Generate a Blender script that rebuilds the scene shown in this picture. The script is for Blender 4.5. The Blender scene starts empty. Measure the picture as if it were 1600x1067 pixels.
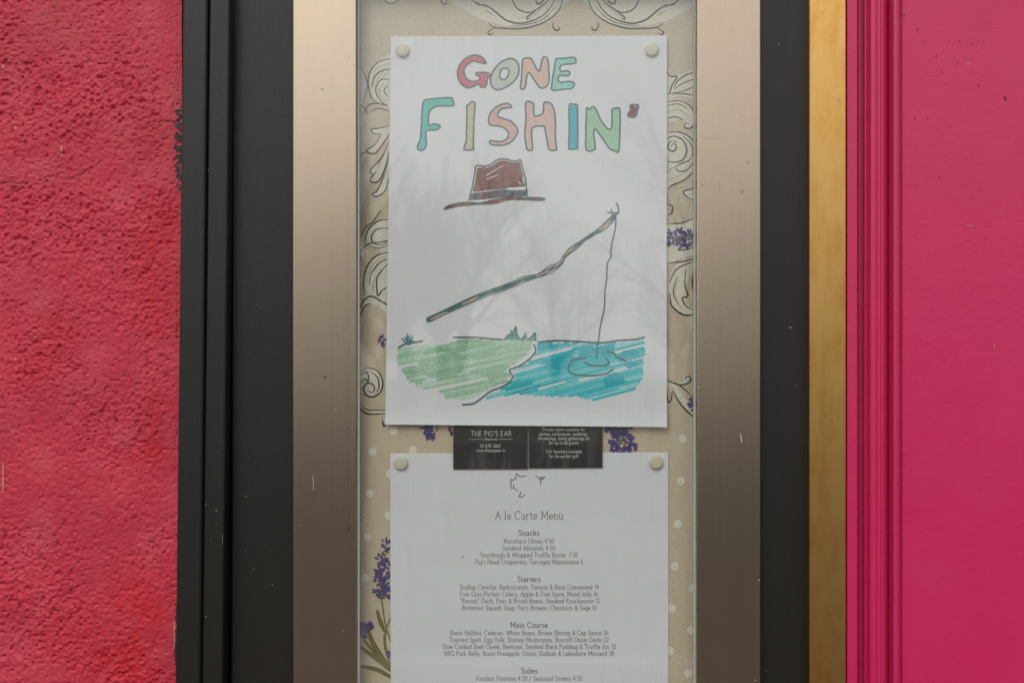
import bpy, bmesh, math, random
import numpy as np
from mathutils import Vector, Matrix
from mathutils.geometry import tessellate_polygon

random.seed(7)
scene = bpy.context.scene
C = scene.collection
R = math.radians

# ---------------------------------------------------------------- camera
S = 0.000488            # metres per photograph pixel on the sheet plane (A4 sheet = 430 px wide)
D = 1.085               # camera to sheet plane
CX, CZ = 860.0, 590.0   # where the optical axis meets the sheet plane
ZC = 1.55               # eye height
XC = (CX - 823.0) * S
cam_d = bpy.data.cameras.new('camera')
cam = bpy.data.objects.new('camera', cam_d)
C.objects.link(cam)
cam.location = (XC, -D, ZC)
cam.rotation_euler = (R(90), 0, 0)
cam_d.sensor_width = 36.0
cam_d.lens = 36.0 * D / (1600 * S)
cam_d.shift_x = -(CX - 800.0) / 1600.0
cam_d.shift_y = (CZ - 533.5) / 1600.0
cam_d.clip_start = 0.02
cam_d.clip_end = 5000
scene.camera = cam

# ---------------------------------------------------------------- world, sun, exposure
SUN_EL, SUN_AZ = 41.0, 200.0      # azimuth clockwise from +Y: behind the camera, a little left
world = bpy.data.worlds.new('World')
scene.world = world
world.use_nodes = True
wn, wl = world.node_tree.nodes, world.node_tree.links
wn.clear()
sky = wn.new('ShaderNodeTexSky')
sky.sky_type = 'NISHITA'
sky.sun_disc = False
sky.sun_elevation = R(SUN_EL)
sky.sun_rotation = R(SUN_AZ)
sky.air_density = 1.0
sky.dust_density = 4.0
sky.ozone_density = 1.0
hs = wn.new('ShaderNodeHueSaturation')
hs.inputs['Saturation'].default_value = 0.22
bg = wn.new('ShaderNodeBackground')
bg.inputs['Strength'].default_value = 0.10
wo = wn.new('ShaderNodeOutputWorld')
gm = wn.new('ShaderNodeGamma')                 # thin even cloud: the clear sky's contrast evened out
gm.inputs['Gamma'].default_value = 0.55
wl.new(sky.outputs['Color'], gm.inputs['Color'])
wl.new(gm.outputs['Color'], hs.inputs['Color'])
hs.inputs['Value'].default_value = 3.2
wl.new(hs.outputs['Color'], bg.inputs['Color'])
wl.new(bg.outputs['Background'], wo.inputs['Surface'])

sun_d = bpy.data.lights.new('sun', 'SUN')
sun_d.energy = 0.5
sun_d.angle = R(25)
sun_d.color = (1.0, 0.96, 0.90)
sun = bpy.data.objects.new('sun', sun_d)
C.objects.link(sun)
sd = Vector((math.sin(R(SUN_AZ)) * math.cos(R(SUN_EL)), math.cos(R(SUN_AZ)) * math.cos(R(SUN_EL)), math.sin(R(SUN_EL))))
sun.rotation_euler = sd.to_track_quat('Z', 'Y').to_euler()
sun.location = (0, -3, 6)

scene.view_settings.view_transform = 'Standard'
scene.view_settings.look = 'None'
scene.view_settings.gamma = 1.0
scene.view_settings.use_curve_mapping = False
scene.view_settings.exposure = 0.22
scene.cycles.max_bounces = 6
scene.cycles.diffuse_bounces = 3
scene.cycles.caustics_reflective = False
scene.cycles.caustics_refractive = False

# ---------------------------------------------------------------- helpers
def P(px, py, y=0.0):
    """photo pixel -> point on the plane at depth y (y grows into the wall)"""
    k = S * (D + y) / D
    return Vector((XC + (px - CX) * k, y, ZC + (CZ - py) * k))

def srgb(r, g, b):
    f = lambda c: (c / 255 / 12.92) if c <= 10 else ((c / 255 + 0.055) / 1.055) ** 2.4
    return (f(r), f(g), f(b))

def tag(o, label=None, cat=None, group=None, kind=None):
    if label: o['label'] = label
    if cat: o['category'] = cat
    if group: o['group'] = group
    if kind: o['kind'] = kind
    return o

def empty(name, loc):
    o = bpy.data.objects.new(name, None)
    C.objects.link(o)
    o.location = loc
    o.empty_display_size = 0.05
    return o

def link(name, me, mat, parent=None, loc=(0, 0, 0)):
    """mesh given in world coordinates; re-centred on loc (top level) or on its parent"""
    o = bpy.data.objects.new(name, me)
    if mat: me.materials.append(mat)
    C.objects.link(o)
    loc = Vector(loc)
    if parent is not None:
        base = parent
        off = Vector((0, 0, 0))
        while base is not None:
            off += base.location
            base = base.parent
        me.transform(Matrix.Translation(-off))
        o.parent = parent
    else:
        me.transform(Matrix.Translation(-loc))
        o.location = loc
    return o

def mesh_from(verts, faces, smooth=False):
    me = bpy.data.meshes.new('mesh')
    me.from_pydata([tuple(v) for v in verts], [], faces)
    if smooth:
        me.polygons.foreach_set('use_smooth', [True] * len(me.polygons))
    me.update()
    return me

def extrude_profile(prof, z0, z1, lean=0.0, nz=2):
    """closed outline prof [(x, y)] (world metres) run vertically from z0 to z1; lean = x shift per metre above eye height"""
    n = len(prof)
    verts, faces = [], []
    for k in range(nz):
        z = z0 + (z1 - z0) * k / (nz - 1)
        for (x, y) in prof:
            verts.append((x + lean * (z - ZC), y, z))
    for k in range(nz - 1):
        for i in range(n):
            j = (i + 1) % n
            faces.append((k * n + i, k * n + j, (k + 1) * n + j, (k + 1) * n + i))
    faces.append(tuple(range(n))[::-1])
    faces.append(tuple((nz - 1) * n + i for i in range(n)))
    me = mesh_from(verts, faces)
    bm = bmesh.new(); bm.from_mesh(me)
    bmesh.ops.recalc_face_normals(bm, faces=bm.faces)
    bm.to_mesh(me); bm.free()
    return me

def box_mesh(x0, x1, y0, y1, z0, z1, bev=0.0):
    bm = bmesh.new()
    bmesh.ops.create_cube(bm, size=1)
    for v in bm.verts:
        v.co = Vector(((x0 + x1) / 2 + v.co.x * (x1 - x0), (y0 + y1) / 2 + v.co.y * (y1 - y0), (z0 + z1) / 2 + v.co.z * (z1 - z0)))
    if bev:
        bmesh.ops.bevel(bm, geom=bm.edges[:], offset=bev, segments=2, affect='EDGES', profile=0.6)
    me = bpy.data.meshes.new('mesh')
    bm.to_mesh(me); bm.free()
    return me

# ---------------------------------------------------------------- node materials
def new_mat(name):
    m = bpy.data.materials.new(name)
    m.use_nodes = True
    nt = m.node_tree
    return m, nt, nt.nodes['Principled BSDF']

def N(nt, kind, **kw):
    n = nt.nodes.new(kind)
    for k, v in kw.items():
        if k in n.inputs: n.inputs[k].default_value = v
        else: setattr(n, k, v)
    return n

def coords(nt, scale=(1, 1, 1), rot=(0, 0, 0), out='Object'):
    tc = N(nt, 'ShaderNodeTexCoord')
    mp = N(nt, 'ShaderNodeMapping')
    mp.inputs['Scale'].default_value = scale
    mp.inputs['Rotation'].default_value = rot
    nt.links.new(tc.outputs[out], mp.inputs['Vector'])
    return mp.outputs['Vector']

def noise(nt, vec, scale, detail=4, rough=0.55):
    n = N(nt, 'ShaderNodeTexNoise', Scale=scale, Detail=detail, Roughness=rough)
    nt.links.new(vec, n.inputs['Vector'])
    return n.outputs['Fac']

def ramp(nt, fac, stops):
    r = N(nt, 'ShaderNodeValToRGB')
    e = r.color_ramp.elements
    while len(e) < len(stops): e.new(0.5)
    for el, (p, c) in zip(e, stops):
        el.position = p
        el.color = (*c, 1) if len(c) == 3 else c
    nt.links.new(fac, r.inputs['Fac'])
    return r.outputs['Color']

def mixc(nt, fac, a, b, mode='MIX'):
    m = N(nt, 'ShaderNodeMix', data_type='RGBA', blend_type=mode)
    for sock, v in ((m.inputs[0], fac), (m.inputs[6], a), (m.inputs[7], b)):
        if isinstance(v, (int, float)): sock.default_value = v
        elif isinstance(v, tuple): sock.default_value = (*v, 1) if len(v) == 3 else v
        else: nt.links.new(v, sock)
    return m.outputs[2]

def mth(nt, op, a, b=None, c=None):
    m = N(nt, 'ShaderNodeMath', operation=op)
    for i, v in enumerate((a, b, c)):
        if v is None: continue
        if isinstance(v, (int, float)): m.inputs[i].default_value = v
        else: nt.links.new(v, m.inputs[i])
    return m.outputs[0]

def bump(nt, bsdf, height, strength, dist):
    b = N(nt, 'ShaderNodeBump', Strength=strength, Distance=dist)
    nt.links.new(height, b.inputs['Height'])
    nt.links.new(b.outputs['Normal'], bsdf.inputs['Normal'])
    return b

# plaster: colour comes from the mesh (worn repainted patches), fine grain as bump
def m_plaster():
    m, nt, b = new_mat('red_render_paint')
    at = N(nt, 'ShaderNodeVertexColor'); at.layer_name = 'Col'
    v = coords(nt)
    n1 = noise(nt, v, 260, 5, 0.6)
    n2 = noise(nt, v, 14, 4)
    col = mixc(nt, 1.0, at.outputs['Color'], ramp(nt, n2, [(0.3, (0.86, 0.86, 0.86)), (0.7, (1.08, 1.08, 1.08))]), 'MULTIPLY')
    col = mixc(nt, 1.0, col, ramp(nt, n1, [(0.25, (0.82, 0.8, 0.8)), (0.7, (1.06, 1.06, 1.06))]), 'MULTIPLY')
    nt.links.new(col, b.inputs['Base Color'])
    b.inputs['Roughness'].default_value = 0.55
    b.inputs['Specular IOR Level'].default_value = 0.35
    n3 = noise(nt, v, 700, 3, 0.6)
    bump(nt, b, n3, 0.35, 0.0006)
    return m

def m_black():
    m, nt, b = new_mat('black_gloss_timber_paint')
    v = coords(nt)
    vs = coords(nt, (900, 900, 18))
    n1 = noise(nt, vs, 1.0, 3)
    n2 = noise(nt, v, 420, 3)
    n3 = noise(nt, v, 9, 3)
    col = mixc(nt, n3, (0.0125, 0.0112, 0.0092), (0.019, 0.0172, 0.0145))
    sp = N(nt, 'ShaderNodeTexVoronoi', Scale=70.0)
    nt.links.new(v, sp.inputs['Vector'])
    spot = ramp(nt, sp.outputs['Distance'], [(0.03, (1, 1, 1)), (0.05, (0, 0, 0))])
    keep = ramp(nt, N_color_val(nt, sp), [(0.86, (0, 0, 0)), (0.88, (1, 1, 1))])
    k = mixc(nt, 1.0, spot, keep, 'MULTIPLY')
    col = mixc(nt, k, col, (0.16, 0.12, 0.09))
    nt.links.new(col, b.inputs['Base Color'])
    rr = ramp(nt, n2, [(0.2, (0.28,) * 3), (0.8, (0.40,) * 3)])
    nt.links.new(rr, b.inputs['Roughness'])
    b.inputs['Specular IOR Level'].default_value = 0.38
    h = mth(nt, 'ADD', n1, mth(nt, 'MULTIPLY', n2, 0.45))
    bump(nt, b, h, 0.30, 0.0006)
    return m

def N_color_val(nt, vor):
    s = N(nt, 'ShaderNodeSeparateColor')
    nt.links.new(vor.outputs['Color'], s.inputs[0])
    return s.outputs[0]

def m_metal(name, c0, c1, spots, rough, spotcol, spotamt=0.5, blot=0.3):
    m, nt, b = new_mat(name)
    v = coords(nt)
    vs = coords(nt, (2600, 2600, 2.2))
    line = noise(nt, vs, 1.0, 4, 0.7)
    col = mixc(nt, line, c0, c1)
    bl = noise(nt, coords(nt, (2.2, 2.2, 0.8)), 30, 7, 0.7)
    col = mixc(nt, mth(nt, 'MULTIPLY', ramp(nt, bl, [(0.44, (0, 0, 0)), (0.66, (1, 1, 1))]), blot), col, spotcol)
    sp = N(nt, 'ShaderNodeTexVoronoi', Scale=spots)
    nt.links.new(v, sp.inputs['Vector'])
    spot = ramp(nt, sp.outputs['Distance'], [(0.05, (1, 1, 1)), (0.09, (0, 0, 0))])
    keep = ramp(nt, N_color_val(nt, sp), [(0.72, (0, 0, 0)), (0.76, (1, 1, 1))])
    k = mth(nt, 'MULTIPLY', mixc(nt, 1.0, spot, keep, 'MULTIPLY'), spotamt)
    col = mixc(nt, k, col, (0.09, 0.07, 0.05))
    nt.links.new(col, b.inputs['Base Color'])
    b.inputs['Metallic'].default_value = 1.0
    rr = mth(nt, 'ADD', rough - 0.04, mth(nt, 'MULTIPLY', line, 0.08))
    nt.links.new(rr, b.inputs['Roughness'])
    bump(nt, b, line, 0.045, 0.0003)
    return m

def m_pink():
    m, nt, b = new_mat('pink_gloss_paint')
    v = coords(nt)
    n1 = noise(nt, v, 22, 4)
    n2 = noise(nt, v, 160, 3)
    n3 = noise(nt, coords(nt, (60, 60, 600)), 1.0, 3)
    col = mixc(nt, n1, (0.575, 0.018, 0.108), (0.635, 0.022, 0.122))
    nt.links.new(col, b.inputs['Base Color'])
    nt.links.new(ramp(nt, noise(nt, v, 13, 5, 0.6), [(0.3, (0.22,) * 3), (0.7, (0.38,) * 3)]), b.inputs['Roughness'])
    b.inputs['Specular IOR Level'].default_value = 0.5
    n4 = noise(nt, coords(nt, (90, 90, 26)), 1.0, 4)          # sags and brush drag in the gloss coat
    h = mth(nt, 'ADD', mth(nt, 'ADD', mth(nt, 'MULTIPLY', n2, 0.6), mth(nt, 'MULTIPLY', n3, 0.4)), mth(nt, 'MULTIPLY', n4, 1.3))
    bump(nt, b, h, 0.26, 0.0008)
    return m

def m_paper():
    m, nt, b = new_mat('white_paper')
    v = coords(nt)
    n = noise(nt, v, 900, 3)
    n2 = noise(nt, v, 9, 3)
    nt.links.new(ramp(nt, n, [(0.3, (0.80, 0.81, 0.83)), (0.7, (0.84, 0.85, 0.87))]), b.inputs['Base Color'])
    b.inputs['Roughness'].default_value = 0.75
    b.inputs['Specular IOR Level'].default_value = 0.2
    bump(nt, b, n2, 0.40, 0.006)
    return m

def m_ink(name='ink', rough=0.7, lo=0.88, hi=1.10, sc=500):
    m, nt, b = new_mat(name)
    at = N(nt, 'ShaderNodeVertexColor'); at.layer_name = 'Col'
    n = noise(nt, coords(nt), sc, 3)
    col = mixc(nt, 1.0, at.outputs['Color'], ramp(nt, n, [(0.3, (lo,) * 3), (0.7, (hi,) * 3)]), 'MULTIPLY')
    nt.links.new(col, b.inputs['Base Color'])
    b.inputs['Roughness'].default_value = rough
    b.inputs['Specular IOR Level'].default_value = 0.2
    return m

def weave(nt):
    v = coords(nt, rot=(0, R(24), 0))
    s = N(nt, 'ShaderNodeSeparateXYZ')
    nt.links.new(v, s.inputs[0])
    p = 2 * math.pi / 0.0019
    a = mth(nt, 'SINE', mth(nt, 'MULTIPLY', s.outputs[0], p * 0.8))
    c = mth(nt, 'SINE', mth(nt, 'MULTIPLY', s.outputs[2], p))
    w = mth(nt, 'MULTIPLY_ADD', mth(nt, 'MULTIPLY', a, c), 0.5, 0.5)
    slub = noise(nt, coords(nt, (300, 300, 1500)), 1.0, 3)
    return w, slub

def m_fabric():
    m, nt, b = new_mat('woven_linen')
    at = N(nt, 'ShaderNodeVertexColor'); at.layer_name = 'Col'
    w, slub = weave(nt)
    col = mixc(nt, 1.0, at.outputs['Color'], ramp(nt, w, [(0.1, (0.62, 0.58, 0.52)), (0.7, (1.12, 1.12, 1.12))]), 'MULTIPLY')
    col = mixc(nt, 1.0, col, ramp(nt, slub, [(0.3, (0.90,) * 3), (0.7, (1.06,) * 3)]), 'MULTIPLY')
    nt.links.new(col, b.inputs['Base Color'])
    b.inputs['Roughness'].default_value = 0.9
    b.inputs['Specular IOR Level'].default_value = 0.1
    bump(nt, b, w, 0.4, 0.0004)
    return m

def m_glass():
    m = bpy.data.materials.new('window_glass')
    m.use_nodes = True
    nt = m.node_tree
    nt.nodes.clear()
    out = N(nt, 'ShaderNodeOutputMaterial')
    tr = N(nt, 'ShaderNodeBsdfTransparent'); tr.inputs[0].default_value = (0.975, 0.985, 0.98, 1)
    gl = N(nt, 'ShaderNodeBsdfGlossy', Roughness=0.0)
    geo = N(nt, 'ShaderNodeNewGeometry')
    fr = N(nt, 'ShaderNodeFresnel')
    gl.inputs['Roughness'].default_value = 0.022      # old float glass: mirrored twigs come out soft
    ior = mth(nt, 'MULTIPLY_ADD', geo.outputs['Backfacing'], 1 / 1.70 - 1.70, 1.70)
    nt.links.new(ior, fr.inputs['IOR'])
    mx = N(nt, 'ShaderNodeMixShader')
    nt.links.new(fr.outputs[0], mx.inputs[0])
    nt.links.new(tr.outputs[0], mx.inputs[1])
    nt.links.new(gl.outputs[0], mx.inputs[2])
    # thin film of street dust and wiped streaks
    df = N(nt, 'ShaderNodeBsdfDiffuse'); df.inputs[0].default_value = (0.75, 0.75, 0.74, 1)
    st = noise(nt, coords(nt, (75, 1, 9), (0, R(-16), 0)), 1.0, 5, 0.62)
    pt = noise(nt, coords(nt), 7, 3)
    sk = ramp(nt, st, [(0.50, (0, 0, 0)), (0.72, (1, 1, 1))])
    pk = ramp(nt, pt, [(0.46, (0, 0, 0)), (0.62, (1, 1, 1))])
    d = mth(nt, 'MULTIPLY_ADD', mixc(nt, 1.0, sk, pk, 'MULTIPLY'), 0.085, 0.012)
    m2 = N(nt, 'ShaderNodeMixShader')
    nt.links.new(d, m2.inputs[0])
    nt.links.new(mx.outputs[0], m2.inputs[1])
    nt.links.new(df.outputs[0], m2.inputs[2])
    nt.links.new(m2.outputs[0], out.inputs[0])
    return m

def m_plain(name, c0, c1, scale, rough=0.8, bs=0.3, bd=0.01, spec=0.3):
    m, nt, b = new_mat(name)
    v = coords(nt)
    n = noise(nt, v, scale, 5, 0.6)
    nt.links.new(mixc(nt, n, c0, c1), b.inputs['Base Color'])
    b.inputs['Roughness'].default_value = rough
    b.inputs['Specular IOR Level'].default_value = spec
    bump(nt, b, n, bs, bd)
    return m

M = dict(
    plaster=m_plaster(), black=m_black(), pink=m_pink(), paper=m_paper(), ink=m_ink(), fabric=m_fabric(), glass=m_glass(),
    marker=m_ink('marker_ink', 0.7, 0.86, 1.12, 420),
    steel=m_metal('brushed_steel', (0.43, 0.345, 0.26), (0.52, 0.425, 0.325), 60, 0.21, (0.40, 0.33, 0.26), 0.5, 0.15),
    brass=m_metal('aged_brass', (0.62, 0.36, 0.11), (0.74, 0.45, 0.15), 80, 0.29, (0.58, 0.26, 0.05), 0.6, 0.62),
    pin=m_plain('cream_plastic', (0.66, 0.62, 0.45), (0.70, 0.66, 0.50), 300, 0.4, 0.05, 0.0005, 0.5),
    lip_strip=m_plain('lip_grey', (0.36, 0.38, 0.33), (0.46, 0.48, 0.42), 200, 0.6, 0.1, 0.0005),
    card=m_plain('black_card', (0.014, 0.012, 0.011), (0.026, 0.021, 0.018), 160, 0.45, 0.15, 0.0004, 0.25),
    pave=m_plain('terracotta_paving', (0.085, 0.045, 0.034), (0.13, 0.075, 0.055), 3, 0.85),
    road=m_plain('asphalt', (0.040, 0.039, 0.038), (0.062, 0.060, 0.058), 8, 0.9),
    kerb=m_plain('granite', (0.22, 0.22, 0.21), (0.34, 0.33, 0.32), 30, 0.8),
    stone=m_plain('weathered_stone', (0.07, 0.066, 0.06), (0.12, 0.115, 0.105), 6, 0.9),
    lawn=m_plain('lawn', (0.04, 0.055, 0.02), (0.06, 0.08, 0.03), 4, 0.95),
    bark=m_plain('bark', (0.05, 0.042, 0.036), (0.10, 0.088, 0.075), 20, 0.95),
    putty=m_plain('dark_mastic', (0.02, 0.018, 0.018), (0.04, 0.034, 0.032), 200, 0.8),
)

# ---------------------------------------------------------------- the street
def sheet(name, x0, x1, y0, y1, z, mat):
    me = mesh_from([(x0, y0, z), (x1, y0, z), (x1, y1, z), (x0, y1, z)], [(0, 1, 2, 3)])
    return tag(link(name, me, mat), kind='structure')

sheet('ground', -1500, 1500, -1500, 1500, -0.13, M['lawn'])
me = box_mesh(-60, 60, -6.6, 4.0, -0.12, 0.0)
tag(link('pavement', me, M['pave']), kind='structure')
me = box_mesh(-60, 60, -6.9, -6.602, -0.12, 0.002, 0.01)
tag(link('kerb', me, M['kerb']), kind='structure')
sheet('road', -60, 60, -16.0, -6.902, -0.12, M['road'])
wall = link('park_wall', box_mesh(-60, 60, -17.0, -16.5, -0.12, 0.75, 0.03), M['stone'], None, (0, -16.75, 0))
tag(wall, 'low grey granite park wall across the street', 'wall')

def tube(verts, faces, p, q, r0, r1, n=5):
    d = (q - p)
    if d.length < 1e-6: return
    d.normalize()
    a = d.orthogonal().normalized(); b = d.cross(a)
    o = len(verts)
    for (c, r) in ((p, r0), (q, r1)):
        for i in range(n):
            t = 2 * math.pi * i / n
            verts.append(c + a * (r * math.cos(t)) + b * (r * math.sin(t)))
    for i in range(n):
        j = (i + 1) % n
        faces.append((o + i, o + j, o + n + j, o + n + i))

def bare_tree(x, y, h, r, seed, droop, label):
    rnd = random.Random(seed)
    root = empty('bare_tree', (x, y, -0.13))
    tv, tf, cv, cf = [], [], [], []
    def grow(p, d, L, rad, lev):
        n = 4 if lev < 3 else 3
        q = p
        for k in range(n):
            d = (d + Vector((rnd.uniform(-1, 1), rnd.uniform(-1, 1), rnd.uniform(-.3, .6) - droop * lev)) * 0.16).normalized()
            e = q + d * (L / n)
            r0 = rad * (1 - 0.45 * k / n); r1 = rad * (1 - 0.45 * (k + 1) / n)
            tube(tv if lev == 0 else cv, tf if lev == 0 else cf, q, e, r0, r1, 8 if lev == 0 else (5 if lev < 3 else 3))
            q = e
            if lev < 5 and (k > 0 or lev > 0):
                for _ in range(2 if lev < 2 else 1):
                    ax = Vector((rnd.uniform(-1, 1), rnd.uniform(-1, 1), rnd.uniform(-.2, .5)))
                    nd = (d * 0.75 + ax.normalized() * 0.75).normalized()
                    grow(q, nd, L * rnd.uniform(0.5, 0.68), r1 * rnd.uniform(0.42, 0.6), lev + 1)
        if lev < 5:
            grow(q, d, L * 0.6, rad * 0.5, lev + 1)
    grow(Vector((x, y, -0.2)), Vector((0, 0, 1)), h * 0.38, r, 0)
    link('trunk', mesh_from(tv, tf, True), M['bark'], root)
    link('crown', mesh_from(cv, cf, True), M['bark'], root)
    tag(root, label, 'tree', 'bare park trees mirrored in the glass')
    return root

TREES = [
    (-4.0, -40, 11.0, 0.34, 3, 0.02, 'bare winter tree mirrored beside the left edge of the drawing'),
    (-2.9, -46, 11.0, 0.28, 11, 0.02, 'slim bare tree mirrored just right of the left-edge tree'),
    (-9.5, -38, 10.0, 0.24, 5, 0.02, 'bare winter tree mirrored over the left steel stile'),
    (4.0, -42, 13.0, 0.16, 8, 0.16, 'drooping bare tree mirrored at the upper right of the drawing'),
    (8.2, -36, 10.0, 0.24, 21, 0.05, 'bare winter tree mirrored over the right steel stile'),
]
roots = [bare_tree(*t) for t in TREES]
for i in range(14):          # added unseen far row, darkens the skyline mirrored in the steel
    src = roots[i % 3]
    r = src.copy(); C.objects.link(r)
    r.location = (-34 + 5.0 * i + random.uniform(-1.2, 1.2), -random.uniform(62, 78), -0.13)
    r.rotation_euler = (0, 0, random.uniform(0, 6.28)); r.scale = [random.uniform(0.95, 1.3)] * 3
    tag(r, 'added far bare tree darkening the horizon mirrored in the steel frame', 'tree', 'added far trees darkening the reflections')
    for ch in list(src.children):
        c2 = ch.copy(); C.objects.link(c2); c2.parent = r

# ---------------------------------------------------------------- red rendered wall
Z0, Z1 = 0.0, 3.1
rng = np.random.default_rng(5)
def vnoise(X, Z, cell, seed, stretch=1.0, ang=0.0):
    g = np.random.default_rng(seed).random((257, 257))
    ca, sa = math.cos(ang), math.sin(ang)
    U = (X * ca + Z * sa) / cell / stretch + 500.3
    V = (-X * sa + Z * ca) / cell + 500.7
    iu, iv = np.floor(U).astype(int), np.floor(V).astype(int)
    fu, fv = U - iu, V - iv
    fu = fu * fu * fu * (fu * (fu * 6 - 15) + 10); fv = fv * fv * fv * (fv * (fv * 6 - 15) + 10)
    a = g[iu % 256, iv % 256]; b = g[(iu + 1) % 256, iv % 256]
    c = g[iu % 256, (iv + 1) % 256]; d = g[(iu + 1) % 256, (iv + 1) % 256]
    return (a * (1 - fu) + b * fu) * (1 - fv) + (c * (1 - fu) + d * fu) * fv

def poly_dist(X, Z, pts):
    best = np.full(X.shape, 1e9)
    for (p, q) in zip(pts[:-1], pts[1:]):
        dx, dz = q[0] - p[0], q[1] - p[1]
        t = np.clip(((X - p[0]) * dx + (Z - p[1]) * dz) / (dx * dx + dz * dz), 0, 1)
        best = np.minimum(best, np.hypot(X - p[0] - t * dx, Z - p[1] - t * dz))
    return best

WY = -0.010
xr = P(284, 0, WY).x
xs = np.concatenate([np.linspace(-2.6, -0.46, 60), np.arange(-0.455, xr + 0.0004, 0.0007)])
zv0, zv1 = P(0, 1130, WY).z, P(0, -60, WY).z
zs = np.concatenate([np.linspace(Z0, zv0 - 0.01, 60), np.arange(zv0, zv1, 0.0007), np.linspace(zv1 + 0.01, Z1, 60)])
X, Z = np.meshgrid(xs, zs)
k = S * (D + WY) / D
PX = CX + (X - XC) / k; PY = CZ - (Z - ZC) / k          # the wall's own map, counted in photo-sized units
big = vnoise(X, Z, 0.030, 1)
n8 = vnoise(X, Z, 0.0085, 2, 1.3, 0.5)
n4 = vnoise(X, Z, 0.0037, 3, 1.25, -0.5)
n1 = vnoise(X, Z, 0.0014, 31)
n2 = vnoise(X, Z, 0.0021, 4)
pits = vnoise(X, Z, 0.0026, 6)
edge = np.clip((xr - X) / 0.030, 0, 1) ** 0.8            # render is trowelled smooth against the timber
rough = (0.35 + 0.65 * edge) * (0.55 + 0.9 * np.clip(vnoise(X, Z, 0.05, 9) * 1.5 - 0.2, 0, 1))
H = 0.0012 * (big - .5) + 0.66 * rough * (0.0007 * (n8 - .5) + 0.0008 * np.abs(n4 - .5) + 0.0010 * (n2 - .5) + 0.0007 * (n1 - .5) - 0.0016 * np.clip((pits - 0.78) / 0.08, 0, 1))
JR = random.Random(3)
def jag(c):
    o = []
    for (p0, p1) in zip(c[:-1], c[1:]):
        for t in (0, .25, .5, .75): o.append((p0[0] + (p1[0] - p0[0]) * t + JR.uniform(-1.5, 1.5), p0[1] + (p1[1] - p0[1]) * t + JR.uniform(-1.8, 1.8)))
    return o + [c[-1]]
crack_paths = [[(0, 285), (40, 287), (60, 280), (85, 276), (105, 281), (125, 274), (145, 260), (160, 250)],
               [(225, 196), (242, 191), (258, 190), (276, 194)],
               [(240, 840), (255, 842), (265, 840), (277, 841)], [(20, 300), (48, 292), (75, 285)]]
crack = np.full(X.shape, 1e9)
for c in crack_paths: crack = np.minimum(crack, poly_dist(PX, PY, jag(c)))
cm = np.clip(1 - crack / 1.2, 0, 1) * np.clip(vnoise(X, Z, 0.006, 41) * 1.8, 0.25, 1)
H -= 0.0009 * cm
base = np.array([0.56, 0.034, 0.064]); bright = np.array([0.54, 0.013, 0.030]); pale = np.array([0.60, 0.066, 0.098])
patch = np.zeros_like(X)
for (cx, cy, rx, ry, amt) in ((240, 385, 32, 50, .8), (245, 470, 22, 60, .7), (245, 640, 20, 70, .5), (238, 705, 22, 22, 1.0), (85, 520, 22, 30, .7),
                              (215, 960, 45, 60, .8), (130, 990, 50, 40, .5), (195, 1040, 50, 50, .9), (60, 580, 25, 30, .4), (255, 355, 25, 30, .8)):
    patch = np.maximum(patch, amt * np.exp(-(((PX - cx) / rx) ** 2 + ((PY - cy) / ry) ** 2)))
patch = np.clip(patch * (0.35 + 1.5 * vnoise(X, Z, 0.006, 12)) * 1.1, 0, 1)
pl = np.clip(vnoise(X, Z, 0.02, 14) * 1.5 - 0.55, 0, 1) * 0.8
col = base[None, None] * (1 - pl[..., None]) + pale * pl[..., None]
col = col * (1 - patch[..., None]) + bright * patch[..., None]
col *= (1 - 0.75 * cm)[..., None]
# black paint smears beside the timber
sm = np.exp(-((PX - 281) / 10.0) ** 2) * np.clip(1 - np.abs(PY - 225) / 110, 0, 1) * 1.5
sm2 = np.exp(-((PX - 277) / 5.0) ** 2) * (((PY > 940) & (PY < 1060)) * 0.75 + 0.48)
smear = np.clip((np.maximum(sm, sm2) * (0.1 + 1.4 * vnoise(X, Z, 0.0017, 17)) - 0.50) * 6, 0, 1)
col = col * (1 - smear[..., None]) + np.array([0.028, 0.026, 0.025]) * smear[..., None]
specks = np.zeros_like(X)
for (sx, sy, rr, ln) in ((24, 200, 1, 1), (5, 104, 1.6, 3), (19, 675, 1.2, 1.5), (24, 560, 1.2, 1.5), (5, 745, 1.0, 22), (40, 857, 1.0, 2), (60, 955, 1.1, 2), (272, 990, 0.9, 20), (96, 235, .6, 8)):
    specks = np.maximum(specks, ((np.abs(PX - sx) < rr) & (np.abs(PY - sy) < ln)).astype(float))
col = col * (1 - 0.8 * specks[..., None]) + np.array([0.55, 0.42, 0.28]) * 0.8 * specks[..., None]
nx, nz = len(xs), len(zs)
V = np.stack([X, WY - H, Z], -1).reshape(-1, 3)
idx = np.arange(nx * nz).reshape(nz, nx)
F = np.stack([idx[:-1, :-1], idx[:-1, 1:], idx[1:, 1:], idx[1:, :-1]], -1).reshape(-1, 4)
me = bpy.data.meshes.new('mesh')
me.vertices.add(len(V)); me.vertices.foreach_set('co', V.astype(np.float32).ravel())
me.loops.add(F.size); me.loops.foreach_set('vertex_index', F.astype(np.int32).ravel())
me.polygons.add(len(F)); me.polygons.foreach_set('loop_start', np.arange(0, F.size, 4, dtype=np.int32))
me.polygons.foreach_set('use_smooth', np.ones(len(F), dtype=bool))
me.update(calc_edges=True)
ca = me.color_attributes.new('Col', 'FLOAT_COLOR', 'POINT')
ca.data.foreach_set('color', np.concatenate([col.reshape(-1, 3), np.ones((len(V), 1))], 1).astype(np.float32).ravel())
wall_root = empty('rendered_wall', (-0.8, 0, 0))
link('render_coat', me, M['plaster'], wall_root)
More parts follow.
